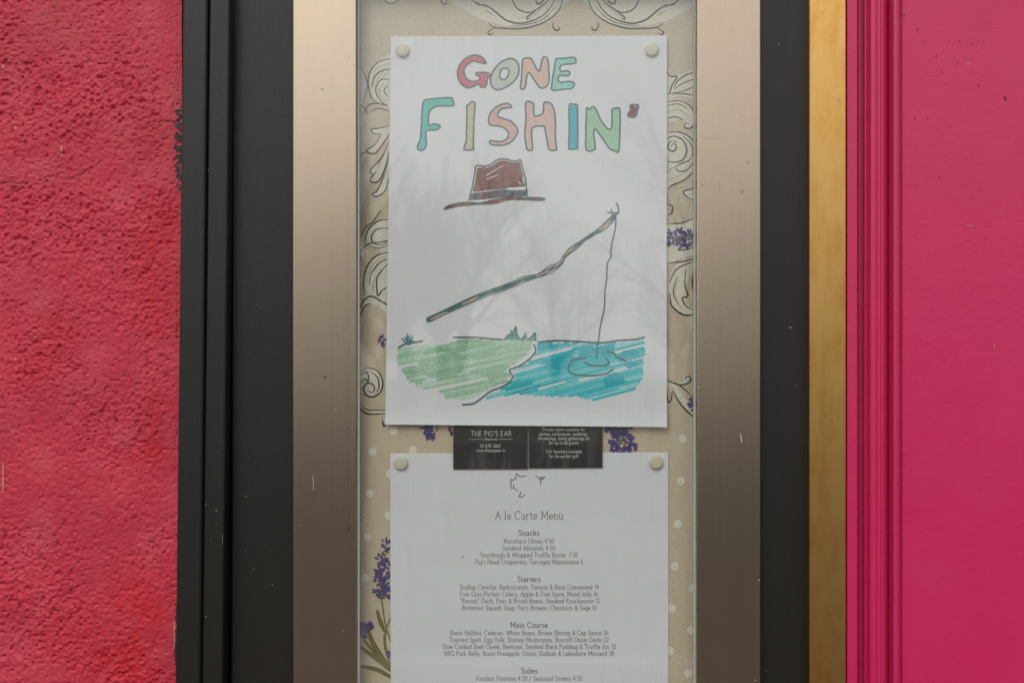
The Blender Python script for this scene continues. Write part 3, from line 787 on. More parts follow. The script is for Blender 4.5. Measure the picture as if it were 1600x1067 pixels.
# ---------------------------------------------------------------- stroke lettering
def A_(cx, cy, rx, ry, a0, a1, n=10):
    return [(cx + rx * math.cos(R(a0 + (a1 - a0) * i / n)), cy + ry * math.sin(R(a0 + (a1 - a0) * i / n))) for i in range(n + 1)]
def L_(*v): return [(v[i], v[i + 1]) for i in range(0, len(v), 2)]
def s_(x, y, l=1.0, r=1.0): return ('s', [(x - l, y), (x + r, y)])
arch = lambda x: L_(x, 4, x + .7, 5.4, x + 2.1, 6, x + 3.5, 5.4, x + 4, 4, x + 4, 0)
G_ = {
 'a': (5.9, [A_(2.5, 4.2, 1.9, 1.8, 150, 0, 6) + [(4.4, 0), (5.1, 0)], L_(4.4, 3.5, 2.6, 3.5, 1.0, 2.9, .6, 1.8, 1.0, .6, 2.2, 0, 3.4, .3, 4.4, 1.3)]),
 'b': (6.6, [L_(1, 10, 1, 0), A_(3.5, 3, 2.5, 3, 0, 360, 14), s_(1, 10, 1, 0)]),
 'c': (5.7, [A_(3, 3, 2.5, 3, 45, 315, 12), ('s', L_(4.8, 6, 4.8, 4.8))]),
 'd': (6.7, [A_(3, 3, 2.5, 3, 0, 360, 14), L_(5.5, 10, 5.5, 0), s_(5.5, 10, 1, 0), s_(5.5, 0, 0, .8)]),
 'e': (6.0, [A_(3, 3, 2.5, 3, 0, 320, 12), L_(.5, 3, 5.5, 3)]),
 'f': (4.0, [L_(4.3, 9.3, 3.5, 10, 2.5, 9.6, 2, 8.4, 2, 0), L_(.5, 6, 3.8, 6), s_(2, 0)]),
 'g': (6.6, [A_(3, 3, 2.5, 3, 0, 360, 14), L_(5.5, 6, 5.5, -1.2, 4.8, -2.6, 3, -3, 1, -2.4), s_(5.5, 6, 0, .9)]),
 'h': (6.4, [L_(1, 10, 1, 0), arch(1), s_(1, 10, 1, 0), s_(1, 0), s_(5, 0)]),
 'i': (2.9, [L_(1.4, 6, 1.4, 0), L_(1.4, 8.4, 1.4, 8.9), s_(1.4, 6, 1, 0), s_(1.4, 0)]),
 'j': (2.9, [L_(1.6, 6, 1.6, -1.8, .8, -2.8, -.4, -3), L_(1.6, 8.4, 1.6, 8.9), s_(1.6, 6, 1, 0)]),
 'k': (6.0, [L_(1, 10, 1, 0), L_(4.8, 6, 1, 2.4), L_(2.3, 3.3, 5.2, 0), s_(1, 10, 1, 0), s_(1, 0), s_(4.8, 6), s_(5.2, 0, .9, .7)]),
 'l': (2.9, [L_(1.4, 10, 1.4, 0), s_(1.4, 10, 1, 0), s_(1.4, 0)]),
 'm': (10.2, [L_(1, 6, 1, 0), arch(1), [(x + 4, y) for x, y in arch(1)], s_(1, 6, 1, 0), s_(1, 0), s_(5, 0), s_(9, 0)]),
 'n': (6.4, [L_(1, 6, 1, 0), arch(1), s_(1, 6, 1, 0), s_(1, 0), s_(5, 0)]),
 'o': (6.1, [A_(3, 3, 2.6, 3, 0, 360, 16)]),
 'p': (6.6, [L_(1, 6, 1, -3), A_(3.5, 3, 2.5, 3, 0, 360, 14), s_(1, 6, 1, 0), s_(1, -3)]),
 'q': (6.6, [L_(5.5, 6, 5.5, -3), A_(3, 3, 2.5, 3, 0, 360, 14), s_(5.5, -3)]),
 'r': (4.6, [L_(1, 6, 1, 0), L_(1, 3.8, 1.6, 5.2, 2.8, 6, 4.2, 5.8), s_(1, 6, 1, 0), s_(1, 0)]),
 's': (5.0, [L_(4.2, 5.2, 3.2, 5.9, 2, 6, .9, 5.4, .8, 4.2, 1.6, 3.4, 3.2, 2.8, 4.3, 2, 4.3, .8, 3.2, 0, 2, 0, .7, .7)]),
 't': (4.2, [L_(1.9, 8, 1.9, 1, 2.5, .1, 3.8, .3), L_(.5, 6, 3.7, 6)]),
 'u': (6.4, [L_(1, 6, 1, 2, 1.5, .6, 2.8, 0, 4.2, .5, 5, 2), L_(5, 6, 5, 0), s_(1, 6, 1, 0), s_(5, 6, 1, 0), s_(5, 0, 0, .8)]),
 'v': (6.0, [L_(.8, 6, 3, 0, 5.2, 6), s_(.8, 6, .8, .8), s_(5.2, 6, .8, .8)]),
 'w': (8.6, [L_(.8, 6, 2.6, 0, 4.3, 5.6, 6, 0, 7.8, 6), s_(.8, 6, .8, .8), s_(7.8, 6, .8, .8)]),
 'x': (5.8, [L_(.8, 6, 5, 0), L_(5, 6, .8, 0), s_(.8, 6, .7, .7), s_(5, 6, .7, .7), s_(.8, 0, .7, .7), s_(5, 0, .7, .7)]),
 'y': (6.0, [L_(.8, 6, 3.1, 0), L_(5.2, 6, 2.1, -2.6, .8, -3), s_(.8, 6, .8, .8), s_(5.2, 6, .8, .8)]),
 'z': (5.2, [L_(.8, 6, 4.5, 6, .6, 0, 4.6, 0)]),
 'A': (8.4, [L_(.8, 0, 4.2, 9.8, 7.6, 0), L_(2.1, 3.5, 6.3, 3.5), s_(.8, 0, .8, .9), s_(7.6, 0, .9, .8)]),
 'B': (7.2, [L_(1.4, 0, 1.4, 9.8), L_(.4, 9.8, 4, 9.8, 5.6, 8.9, 5.8, 7.4, 5, 5.8, 3.8, 5.3, 1.4, 5.3), L_(3.8, 5.3, 5.6, 4.6, 6.4, 2.8, 5.6, .8, 4, 0, .4, 0)]),
 'C': (8.6, [A_(4.7, 4.9, 4.1, 4.9, 48, 312, 14), ('s', L_(7.5, 9.8, 7.5, 7.6))]),
 'D': (8.4, [L_(1.4, 0, 1.4, 9.8), L_(.4, 9.8, 3.6, 9.8, 6, 9, 7.5, 7, 7.8, 4.9, 7.5, 2.8, 6, .8, 3.6, 0, .4, 0)]),
 'E': (6.6, [L_(1.4, 0, 1.4, 9.8), L_(.4, 9.8, 5.8, 9.8), L_(1.4, 5, 4.8, 5), L_(.4, 0, 6, 0), ('s', L_(5.8, 9.8, 5.8, 8.3)), ('s', L_(6, 0, 6, 1.6))]),
 'F': (6.4, [L_(1.4, 0, 1.4, 9.8), L_(.4, 9.8, 5.8, 9.8), L_(1.4, 5, 4.8, 5), s_(1.4, 0, 1, 1.1), ('s', L_(5.8, 9.8, 5.8, 8.3))]),
 'G': (8.8, [A_(4.7, 4.9, 4.1, 4.9, 48, 345, 14), L_(5.4, 4.2, 8.6, 4.2), ('s', L_(7.5, 9.8, 7.5, 7.6))]),
 'H': (8.6, [L_(1.4, 0, 1.4, 9.8), L_(7.2, 0, 7.2, 9.8), L_(1.4, 5, 7.2, 5), s_(1.4, 9.8), s_(1.4, 0), s_(7.2, 9.8), s_(7.2, 0)]),
 'I': (3.4, [L_(1.7, 0, 1.7, 9.8), s_(1.7, 0), s_(1.7, 9.8)]),
 'J': (5.2, [L_(3.6, 9.8, 3.6, 1.6, 2.8, .3, 1.6, 0, .4, .6), s_(3.6, 9.8)]),
 'K': (8.0, [L_(1.4, 0, 1.4, 9.8), L_(6.6, 9.8, 1.4, 4.2), L_(3.1, 6, 7, 0), s_(1.4, 9.8), s_(1.4, 0), s_(6.6, 9.8), s_(7, 0)]),
 'L': (6.2, [L_(1.4, 9.8, 1.4, 0), L_(.4, 0, 5.8, 0), s_(1.4, 9.8), ('s', L_(5.8, 0, 5.8, 1.6))]),
 'M': (10.4, [L_(1.4, 0, 1.4, 9.8, 5.2, 2.2, 9, 9.8, 9, 0), s_(1.4, 9.8, 1, 0), s_(1.4, 0), s_(9, 9.8, 0, 1), s_(9, 0)]),
 'N': (8.8, [L_(1.4, 0, 1.4, 9.8, 7.4, 0, 7.4, 9.8), s_(1.4, 9.8, 1, 0), s_(1.4, 0), s_(7.4, 9.8)]),
 'O': (9.4, [A_(4.7, 4.9, 4.2, 4.9, 0, 360, 18)]),
 'P': (6.8, [L_(1.4, 0, 1.4, 9.8), L_(.4, 9.8, 4, 9.8, 5.7, 9, 6.2, 7.2, 5.6, 5.4, 4, 4.6, 1.4, 4.6), s_(1.4, 0, 1, 1.1)]),
 'Q': (9.4, [A_(4.7, 4.9, 4.2, 4.9, 0, 360, 18), L_(5, 2.5, 8.6, -1)]),
 'R': (7.6, [L_(1.4, 0, 1.4, 9.8), L_(.4, 9.8, 4, 9.8, 5.7, 9, 6.2, 7.2, 5.6, 5.4, 4, 4.6, 1.4, 4.6), L_(3.8, 4.6, 6.6, 0), s_(1.4, 0), s_(6.6, 0, .6, .7)]),
 'S': (6.8, [L_(5.6, 8.4, 4.6, 9.5, 3.2, 9.8, 1.6, 9.2, 1, 7.6, 1.8, 6, 3.6, 5.1, 5.4, 4, 6, 2.4, 5.2, .6, 3.4, 0, 1.8, .4, .8, 1.8), ('s', L_(5.6, 9.8, 5.6, 7.9))]),
 'T': (7.4, [L_(3.7, 0, 3.7, 9.8), L_(.4, 9.8, 7, 9.8), s_(3.7, 0), ('s', L_(.4, 9.8, .4, 8.3)), ('s', L_(7, 9.8, 7, 8.3))]),
 'V': (8.2, [L_(.8, 9.8, 4.1, 0, 7.4, 9.8), s_(.8, 9.8, .8, .8), s_(7.4, 9.8, .8, .8)]),
 'W': (11.4, [L_(.8, 9.8, 3.3, 0, 5.7, 9, 8.1, 0, 10.6, 9.8), s_(.8, 9.8, .8, .8), s_(10.6, 9.8, .8, .8)]),
 'Y': (7.6, [L_(.8, 9.8, 3.8, 5, 6.8, 9.8), L_(3.8, 5, 3.8, 0), s_(3.8, 0), s_(.8, 9.8, .8, .8), s_(6.8, 9.8, .8, .8)]),
 '0': (6.4, [A_(3.2, 4.9, 2.6, 4.9, 0, 360, 16)]), '1': (4.0, [L_(.6, 8, 2.2, 9.8, 2.2, 0)]),
 '2': (6.0, [L_(.8, 7.6, 1.4, 9.2, 3, 9.8, 4.7, 9, 5, 7.2, 4.2, 5, .7, 0, 5.4, 0)]),
 '3': (6.0, [L_(.9, 9, 2.8, 9.8, 4.6, 9, 4.8, 7, 3.8, 5.5, 2.4, 5.2), L_(2.8, 5.2, 4.6, 4.4, 5.2, 2.6, 4.4, .7, 2.6, 0, .6, .9)]),
 '4': (6.2, [L_(4.3, 0, 4.3, 9.8, .5, 3, 5.8, 3)]), '5': (6.0, [L_(4.8, 9.8, 1.6, 9.8, 1.1, 5.4, 3, 6, 4.8, 5, 5.2, 3, 4.4, .8, 2.6, 0, .7, .8)]),
 '6': (6.0, [L_(4.4, 9.8, 2, 7, .7, 3.6, 1, 1.2, 2.8, 0, 4.8, .8, 5.3, 3, 4.4, 5, 2.8, 5.5, 1.2, 4.6)]), '7': (5.6, [L_(.5, 9.8, 5.2, 9.8, 2, 0)]),
 '8': (6.0, [A_(3, 7.5, 2, 2.3, 0, 360, 12), A_(3, 2.6, 2.5, 2.6, 0, 360, 14)]), '9': (6.0, [A_(3, 7, 2.3, 2.8, 0, 360, 14), L_(5.2, 6, 2, 0)]),
 ',': (2.4, [L_(1.4, .6, .7, -1.6)]), '.': (2.4, [L_(1.1, 0, 1.1, .5)]), "'": (2.2, [L_(1.1, 9.9, .9, 7.6)]), '"': (3.8, [L_(1.1, 9.9, .9, 7.6), L_(2.7, 9.9, 2.5, 7.6)]),
 '&': (7.8, [L_(7, 4.4, 5, 1.2, 3.2, 0, 1.4, .5, .7, 2.2, 1.6, 4.2, 4.2, 6, 4.8, 7.8, 4, 9.5, 2.8, 9.6, 2, 8.2, 2.6, 6.4, 7.2, 0)]),
 '/': (5.0, [L_(.6, -1, 4.4, 10.2)]), '!': (2.4, [L_(1.2, 9.8, 1.2, 2.8), L_(1.2, 0, 1.2, .5)]), ' ': (3.3, []),
}
G_['é'] = (6.0, G_['e'][1] + [L_(2.6, 7.4, 4.2, 9.4)])

def text(p, s, x0, x1, base, cap, w, col, serif=True):
    sp = 0.75
    tot = sum(G_[ch][0] + sp for ch in s)
    sx = (x1 - x0) / tot; sy = cap / 9.8
    x = x0
    for ch in s:
        adv, strokes = G_[ch]
        for st in strokes:
            if isinstance(st, tuple):
                if not serif: continue
                st = st[1]
            pts = [(x + (a + sp / 2) * sx, base - b * sy) for (a, b) in st]
            p.stroke(pts, w, col, sm=False, cap=(w > 1.2))
        x += (adv + sp) * sx

# ---------------------------------------------------------------- sheets, cards, pins
def sheet_mesh(quad, y, bend=None, nx=24, nz=32, th=0.00012):
    """quad: photo-sized corners TL TR BR BL"""
    verts, faces = [], []
    tl, tr, br, bl = [Vector(q) for q in quad]
    for side in (0, 1):
        for j in range(nz + 1):
            for i in range(nx + 1):
                u, v = i / nx, j / nz
                q = (tl * (1 - u) + tr * u) * (1 - v) + (bl * (1 - u) + br * u) * v
                pt = P(q.x, q.y, y)
                dy = bend(pt) if bend else 0
                verts.append((pt.x, pt.y + dy + th * side, pt.z))
    n = (nx + 1) * (nz + 1)
    for j in range(nz):
        for i in range(nx):
            a = j * (nx + 1) + i
            faces.append((a, a + nx + 1, a + nx + 2, a + 1))
            faces.append((n + a, n + a + 1, n + a + nx + 2, n + a + nx + 1))
    rim = [i for i in range(nx + 1)] + [(j + 1) * (nx + 1) - 1 for j in range(1, nz + 1)] + [nz * (nx + 1) + i for i in range(nx - 1, -1, -1)] + [j * (nx + 1) for j in range(nz - 1, 0, -1)]
    for a, b in zip(rim, rim[1:] + rim[:1]): faces.append((a, b, n + b, n + a))
    return mesh_from(verts, faces, False)

# menu sheet
YM = 0.0030
menu_root = empty('menu_sheet', P(827, 1318, YM))
tag(menu_root, 'white printed a la carte menu sheet pinned below the drawing', 'menu')
link('paper', sheet_mesh([(609.5, 708), (1044, 706.5), (1044.5, 1318), (611.5, 1319)], YM, None, 4, 6), M['paper'], menu_root)
HC = (0.05, 0.045, 0.043); BC = (0.10, 0.09, 0.085)
YMP = YM - 0.00004
MENU = [
 ('A la Carte Menu', 773, 880.5, 811, 12.6, 1.0, BC), ('Snacks', 809.5, 843.5, 836.2, 8.3, 1.05, HC),
 ('Nocellara Olives 4.50', 787, 866, 848.4, 7.2, .74, BC), ('Smoked Almonds 4.50', 785, 867.5, 859.2, 7.2, .74, BC),
 ('Sourdough & Whipped Truffle Butter 3.50', 750, 903, 870, 7.2, .74, BC), ("Pig's Head Croquettes, Tarragon Mayonnaise 6", 742, 911.5, 880.8, 7.2, .74, BC),
 ('Starters', 808, 845, 908.5, 8.3, 1.05, HC), ('Scallop Ceviche, Redcurrants, Tomato & Basil Consommé 14', 718, 936, 920.2, 7.2, .74, BC),
 ('Foie Gras Parfait, Celery, Apple & Five Spice, Mead Jelly 16', 718.5, 934.5, 931, 7.2, .74, BC), ('"Ravioli" Duck, Peas & Broad Beans, Smoked Knockanore 12', 718.5, 937.5, 941.7, 7.2, .74, BC),
 ('Butternut Squash Soup, Paris Browns, Chestnuts & Sage 10', 721.5, 932.5, 952.5, 7.2, .74, BC), ('Main Course', 797, 856.5, 980, 8.3, 1.05, HC),
 ('Roast Halibut, Celeriac, White Beans, Brown Shrimp & Cep Sauce 26', 703, 951, 991.5, 7.2, .74, BC), ('Toasted Spelt, Egg Yolk, Shimeji Mushrooms, Roscoff Onion Dashi 22', 702, 951.5, 1002.3, 7.2, .74, BC),
 ('Slow Cooked Beef Cheek, Beetroot, Smoked Black Pudding & Truffle Jus 32', 691, 963, 1013, 7.2, .74, BC), ('BBQ Pork Belly, Roast Pineapple, Onion, Dukkah & Lakeshore Mustard 28', 694, 959.5, 1023.8, 7.2, .74, BC),
 ('Sides', 813.5, 840, 1051.2, 8.3, 1.05, HC), ('Fondant Potatoes 4.50 / Seasonal Greens 4.50', 743.5, 910, 1062.6, 7.2, .74, BC)]
for (s, x0, x1, b, cap, w, colr) in MENU:
    p = Print(YMP); text(p, s, x0, x1, b, cap, w, colr); p.build('printed_line', M['ink'], menu_root)
lz = lambda pts: [(700 + u / 6.4, 650 + v / 6.4) for u, v in pts]
p = Print(YMP)
for path in ([(783, 595), (750, 598), (725, 607), (702, 592), (688, 577), (680, 592), (680, 620), (665, 632), (650, 640), (636, 632), (625, 640), (624, 655), (634, 668), (630, 690), (628, 712), (640, 720), (655, 712)],
             [(655, 690), (660, 715), (676, 735), (697, 747)], [(722, 757), (726, 770), (716, 790), (712, 803), (728, 808), (748, 802), (764, 788)],
             [(878, 601), (898, 608), (912, 624), (925, 645), (928, 685)], [(966, 602), (958, 620), (946, 632), (932, 630), (925, 616), (936, 606), (946, 614), (938, 622)]):
    p.stroke(lz(path), 1.25, (0.03, 0.028, 0.027))
p.build('line_logo', M['ink'], menu_root)
p = Print(YMP); p.blob(722.5, 870.5, 1.5, 1.5, (0.2, 0.2, 0.2), 0, 10, .2); p.build('ink_speck', M['ink'], menu_root)

# two cards
YC_ = 0.0018
CARDC = (0.55, 0.53, 0.49)
for k_, (quad, lab) in enumerate(((((707.5, 557), (823.6, 556.2), (824.4, 732.6), (708, 733)), 'left black business card with restaurant name tucked under the drawing'),
                                 (((825.2, 556), (940.6, 555.6), (941.4, 730.6), (825.4, 731.4)), 'right black business card offering private rooms tucked under the drawing'))):
    root = empty('business_card', P((quad[2][0] + quad[3][0]) / 2, quad[2][1], YC_))
    tag(root, lab, 'card', 'cards tucked under the drawing')
    link('card_stock', sheet_mesh(quad, YC_, None, 2, 3, 0.0004), M['card'], root)
    e = Print(YC_ - 0.00003)
    e.stroke([(quad[0][0] + .3, quad[0][1]), (quad[3][0] + .3, quad[3][1])], .6, (.35, .32, .28), sm=False, cap=False)
    e.build('worn_edge', M['ink'], root)
    p = Print(YC_ - 0.00005)
    if k_ == 0:
        text(p, "THE PIG'S EAR", 735.5, 799.5, 681, 7.6, .95, CARDC, False)
        p.stroke([(733, 686.2), (755, 686)], .7, CARDC, sm=False, cap=False); p.stroke([(779, 685.9), (800.5, 685.7)], .7, CARDC, sm=False, cap=False)
        text(p, 'Restaurant', 757, 777, 687.4, 3.4, .6, CARDC, False)
        text(p, '01 670 3865', 750.5, 782.5, 698.8, 4.8, .8, CARDC, False)
        text(p, 'www.thepigsear.ie', 744, 789.5, 705.6, 4.8, .7, CARDC, False)
    else:
        for (s, x0, x1, b) in (('Private rooms available for', 848, 914, 673.2), ('parties, conferences, weddings,', 842, 919, 680.2), ('christenings, family gatherings etc', 840, 922, 687), ('for up to 60 guests', 857.5, 904.5, 694), ('Gift Vouchers available', 853, 909.5, 707.6), ('for the perfect gift!', 858, 904.5, 714.8)):
            text(p, s, x0, x1, b, 5.0, .72, CARDC, False)
    p.build('printed_text', M['ink'], root)

# the drawing
YD = 0.0008
zlo = P(0, 632, YD).z; xed = P(1012, 0, YD).x
def bend(pt):
    a = max(0, zlo - pt.z) / (34 * S); b = max(0, pt.x - xed) / (30 * S)
    lowf = min(1, max(0, (P(0, 380, YD).z - pt.z) / (280 * S)))
    return -0.0022 * a * a - 0.0020 * b * b * lowf
draw_root = empty('drawing', P(823, 667, YD))
tag(draw_root, 'hand drawn marker poster reading gone fishin pinned above the menu', 'drawing')
link('paper', sheet_mesh([(611, 57.5), (1042, 56), (1041.5, 667), (602, 663)], YD, bend, 48, 64), M['paper'], draw_root)
YDP = YD - 0.00004
TEAL = (0.080, 0.180, 0.176)
z4 = lambda pts: [(640 + u / 4.324, 70 + v / 4.324) for u, v in pts]
z3 = lambda pts: [(540 + u / 4.267, 230 + v / 4.267) for u, v in pts]
LET = [
 ([(517, 128), (490, 86), (445, 73), (400, 82), (355, 115), (328, 165), (325, 215), (345, 262), (385, 290), (430, 285), (468, 268), (480, 288), (515, 285), (522, 250), (530, 222), (548, 208), (520, 190), (450, 190), (455, 210), (475, 215), (470, 240), (430, 250), (390, 235), (368, 195), (370, 160), (395, 130), (430, 114), (470, 120)], None, (0.68, 0.12, 0.17)),
 ([(685, 95), (725, 115), (740, 160), (725, 220), (680, 270), (620, 300), (580, 302), (552, 275), (548, 225), (570, 170), (615, 120), (655, 100)], [(640, 160), (665, 165), (672, 190), (655, 225), (632, 238), (612, 222), (612, 190), (625, 165)], (0.60, 0.64, 0.55)),
 ([(765, 105), (790, 92), (820, 94), (845, 138), (875, 182), (890, 130), (905, 88), (930, 95), (940, 150), (940, 250), (915, 290), (880, 292), (855, 260), (820, 205), (805, 190), (790, 220), (782, 280), (768, 303), (748, 295), (755, 240), (762, 150)], None, (0.78, 0.53, 0.42)),
 ([(998, 95), (1050, 92), (1108, 88), (1122, 105), (1112, 128), (1025, 138), (1020, 180), (1068, 178), (1082, 195), (1065, 210), (1012, 212), (1010, 255), (1080, 250), (1112, 265), (1098, 295), (1040, 302), (965, 308), (960, 270), (975, 180), (986, 110)], None, (0.31, 0.69, 0.60)),
 ([(95, 385), (130, 370), (275, 360), (290, 378), (300, 405), (285, 415), (190, 417), (150, 432), (132, 470), (130, 543), (165, 535), (200, 545), (205, 558), (180, 575), (120, 580), (110, 600), (112, 660), (105, 700), (80, 715), (55, 708), (55, 680), (72, 640), (78, 560), (85, 440)], None, (0.09, 0.58, 0.49)),
 ([(388, 412), (402, 410), (412, 390), (433, 388), (443, 410), (436, 500), (433, 600), (432, 690), (430, 710), (372, 712), (370, 695), (382, 640), (385, 540), (388, 460)], None, (0.69, 0.575, 0.34)),
 ([(688, 424), (672, 402), (640, 400), (590, 420), (550, 460), (535, 510), (545, 545), (590, 550), (640, 562), (668, 600), (655, 640), (610, 655), (550, 648), (540, 660), (560, 678), (630, 680), (690, 655), (728, 600), (725, 565), (690, 522), (640, 502), (602, 490), (596, 470), (620, 438), (655, 428)], None, (0.76, 0.44, 0.41)),
 ([(785, 402), (800, 384), (835, 395), (840, 430), (845, 480), (893, 470), (905, 440), (905, 402), (920, 390), (955, 400), (975, 440), (985, 530), (985, 620), (992, 700), (985, 712), (945, 710), (930, 660), (915, 580), (905, 553), (840, 555), (825, 590), (830, 700), (820, 712), (795, 710), (785, 660), (778, 600), (785, 500)], None, (0.76, 0.52, 0.46)),
 ([(1080, 412), (1105, 402), (1130, 408), (1136, 430), (1137, 560), (1135, 690), (1128, 705), (1080, 705), (1075, 685), (1080, 560)], None, (0.0, 0.47, 0.61)),
 ([(1198, 424), (1212, 440), (1230, 424), (1248, 424), (1270, 462), (1290, 510), (1340, 568), (1362, 566), (1368, 500), (1368, 440), (1390, 432), (1420, 438), (1420, 560), (1415, 715), (1385, 718), (1350, 700), (1300, 632), (1255, 572), (1245, 600), (1255, 690), (1245, 710), (1195, 712), (1192, 600), (1196, 470)], None, (0.37, 0.65, 0.43)),
 ([(1490, 410), (1546, 408), (1540, 440), (1525, 490), (1480, 485), (1478, 465), (1494, 440)], None, (0.26, 0.06, 0.055)),
]
def wob(pts, a): return [(x + random.uniform(-a, a), y + random.uniform(-a, a)) for (x, y) in pts]
for (outer, inner, colr) in LET:
    p = Print(YDP)
    o_ = smooth_path(z4(outer), True, 3)
    i_ = smooth_path(z4(inner), True, 4) if inner else None
    p.fill([o_, i_] if i_ else [o_], colr)
    xs_ = [q.x for q in o_]; ys_ = [q.y for q in o_]
    # pale gaps where the felt pen missed, and darker double passes
    for _ in range(7):
        q = random.choice(o_); cc = Vector((sum(xs_) / len(xs_), sum(ys_) / len(ys_)))
        m_ = q + (cc - q).normalized() * 1.9
        p.stroke([(m_.x, m_.y), (m_.x + random.uniform(-.5, .5), m_.y + random.uniform(1.2, 3.5))], .8, (0.78, 0.79, 0.80) if random.random() < .75 else tuple(c_ * .8 for c_ in colr), sm=False)
    let = p.build('letter', M['marker'], draw_root)
    p = Print(YDP - 0.00008)
    p.stroke(wob(z4(outer), .35), 2.7, TEAL, True, sub=4)
    if inner: p.stroke(wob(z4(inner), .25), 2.5, TEAL, True, sub=4)
    p.build('pen_outline', M['marker'], let)

def hatch_fill(p, poly, slope, step, w, cols, jit=3.0, gap=0.10):
    """felt pen strokes across a shape, all leaning the same way"""
    d = Vector((1, slope)).normalized(); nn = Vector((-d.y, d.x))
    pv = [Vector(q) for q in poly]
    s0 = min(q.dot(nn) for q in pv); s1 = max(q.dot(nn) for q in pv)
    o = s0 + step * .4
    while o < s1:
        ts = []
        for a, b in zip(pv, pv[1:] + pv[:1]):
            fa, fb = a.dot(nn) - o, b.dot(nn) - o
            if fa * fb < 0: ts.append((a + (b - a) * (fa / (fa - fb))).dot(d))
        ts.sort()
        for t0, t1 in zip(ts[::2], ts[1::2]):
            t0 -= random.uniform(0, jit); t1 += random.uniform(0, jit)
            t = t0
            while t < t1:
                e = min(t1, t + random.uniform(40, 130))
                if t1 - e < 12: e = t1
                q0, q1 = d * t + nn * o, d * e + nn * (o + random.uniform(-.8, .8))
                if random.random() > gap:
                    p.stroke([(q0.x, q0.y), (q1.x, q1.y)], w * random.uniform(.8, 1.15), random.choice(cols), sm=False, cap=False)
                if e >= t1: break
                t = e - random.uniform(0, 7)
        o += step * random.uniform(.75, 1.2)

# bank and water
shore = [(834, 538), (837, 548), (828, 560), (810, 572), (796, 578), (801, 588), (795, 598), (780, 606), (768, 610), (755, 620), (740, 630), (722, 632)]
grass_poly = [(622, 546), (645, 541), (690, 540), (720, 532), (786, 530), (830, 531), (824, 552), (806, 566), (790, 576), (793, 590), (776, 602), (750, 614), (730, 624), (700, 622), (692, 612), (660, 606), (642, 598), (632, 582), (622, 570)]
p = Print(YDP)
hatch_fill(p, grass_poly, -.20, 3.6, 4.6, [(0.45, 0.68, 0.48), (0.38, 0.62, 0.42), (0.52, 0.72, 0.55), (0.62, 0.77, 0.65)], 4, .09)
for (cx, cy, rx, ry) in ((690, 568, 34, 26), (735, 545, 40, 16), (760, 572, 28, 16), (650, 585, 14, 14), (780, 590, 18, 10)):
    hatch_fill(p, [(cx + rx * math.cos(t * .5), cy + ry * math.sin(t * .5)) for t in range(13)], -.20, 4.5, 4.2, [(0.31, 0.55, 0.34), (0.36, 0.60, 0.39), (0.34, 0.58, 0.41)], 6, .3)
p.build('green_bank', M['marker'], draw_root)
water_poly = [(842, 537), (900, 536), (960, 537), (1002, 532), (1007, 545), (1004, 566), (1003, 582), (999, 596), (992, 606), (985, 614), (950, 622), (928, 625), (900, 618), (872, 619), (830, 616), (806, 615), (775, 620), (762, 622), (770, 614), (800, 604), (806, 588), (803, 580), (834, 562), (841, 548)]
p = Print(YDP)
hatch_fill(p, water_poly, -.27, 3.3, 4.2, [(0.03, 0.56, 0.64), (0.07, 0.61, 0.68), (0.16, 0.66, 0.71), (0.04, 0.57, 0.64), (0.38, 0.75, 0.78)], 4, .12)
for (cx, cy, rx, ry) in ((852, 540, 12, 6), (944, 545, 14, 9), (918, 550, 12, 10), (960, 595, 14, 12), (815, 605, 28, 10), (875, 565, 26, 12), (985, 560, 16, 14)):
    hatch_fill(p, [(cx + rx * math.cos(t * .5), cy + ry * math.sin(t * .5)) for t in range(13)], -.27, 4.0, 4.0, [(0.005, 0.47, 0.55), (0.015, 0.50, 0.58)], 5, .25)
p.build('blue_water', M['marker'], draw_root)
for path in (shore, [(841, 534), (870, 532), (900, 533), (940, 535), (965, 532), (990, 530), (1007, 527)], [(915, 559), (895, 563), (890, 570), (888, 578), (895, 584), (920, 587), (945, 584), (958, 577)],
             [(914, 566), (925, 571), (945, 571), (952, 566), (947, 560)], [(949, 550), (959, 551), (965, 558), (978, 563)], [(622, 543), (634, 537), (646, 535), (660, 533)], [(708, 527), (740, 527), (765, 529), (785, 530)]):
    p = Print(YDP - 0.0004); p.stroke(wob(path, .3), 2.3, (0.072, 0.150, 0.160)); p.build('pen_line', M['marker'], draw_root)
p = Print(YDP - 0.00045)
for k_ in range(11):
    a = R(-150 + 12 * k_ + random.uniform(-5, 5)); l = random.uniform(8, 15)
    p.stroke([(638 + random.uniform(-3, 3), 538), (638 + l * math.cos(a) * .9, 538 + l * math.sin(a) * 1.15)], 1.6, random.choice((TEAL, (0.05, 0.30, 0.30), (0.09, 0.42, 0.38))), sm=False)
p.build('grass_tuft', M['marker'], draw_root)
p = Print(YDP - 0.00045)
p.fill([(790, 530), (797, 522), (804, 514), (807, 510), (808, 520), (812, 530)], (0.10, 0.36, 0.33))
p.fill([(814, 529), (822, 517), (823, 528)], (0.12, 0.42, 0.38)); p.fill([(826, 531), (836, 519), (837, 532)], (0.12, 0.42, 0.38))
for path in ([(788, 530), (796, 522), (801, 523), (806, 509), (807, 520), (812, 529), (818, 530), (822, 526)], [(824, 530), (830, 527), (836, 520), (837, 532)], [(798, 516), (801, 526)]): p.stroke(path, 2.2, TEAL, sub=3)
p.build('grass_tuft', M['marker'], draw_root)
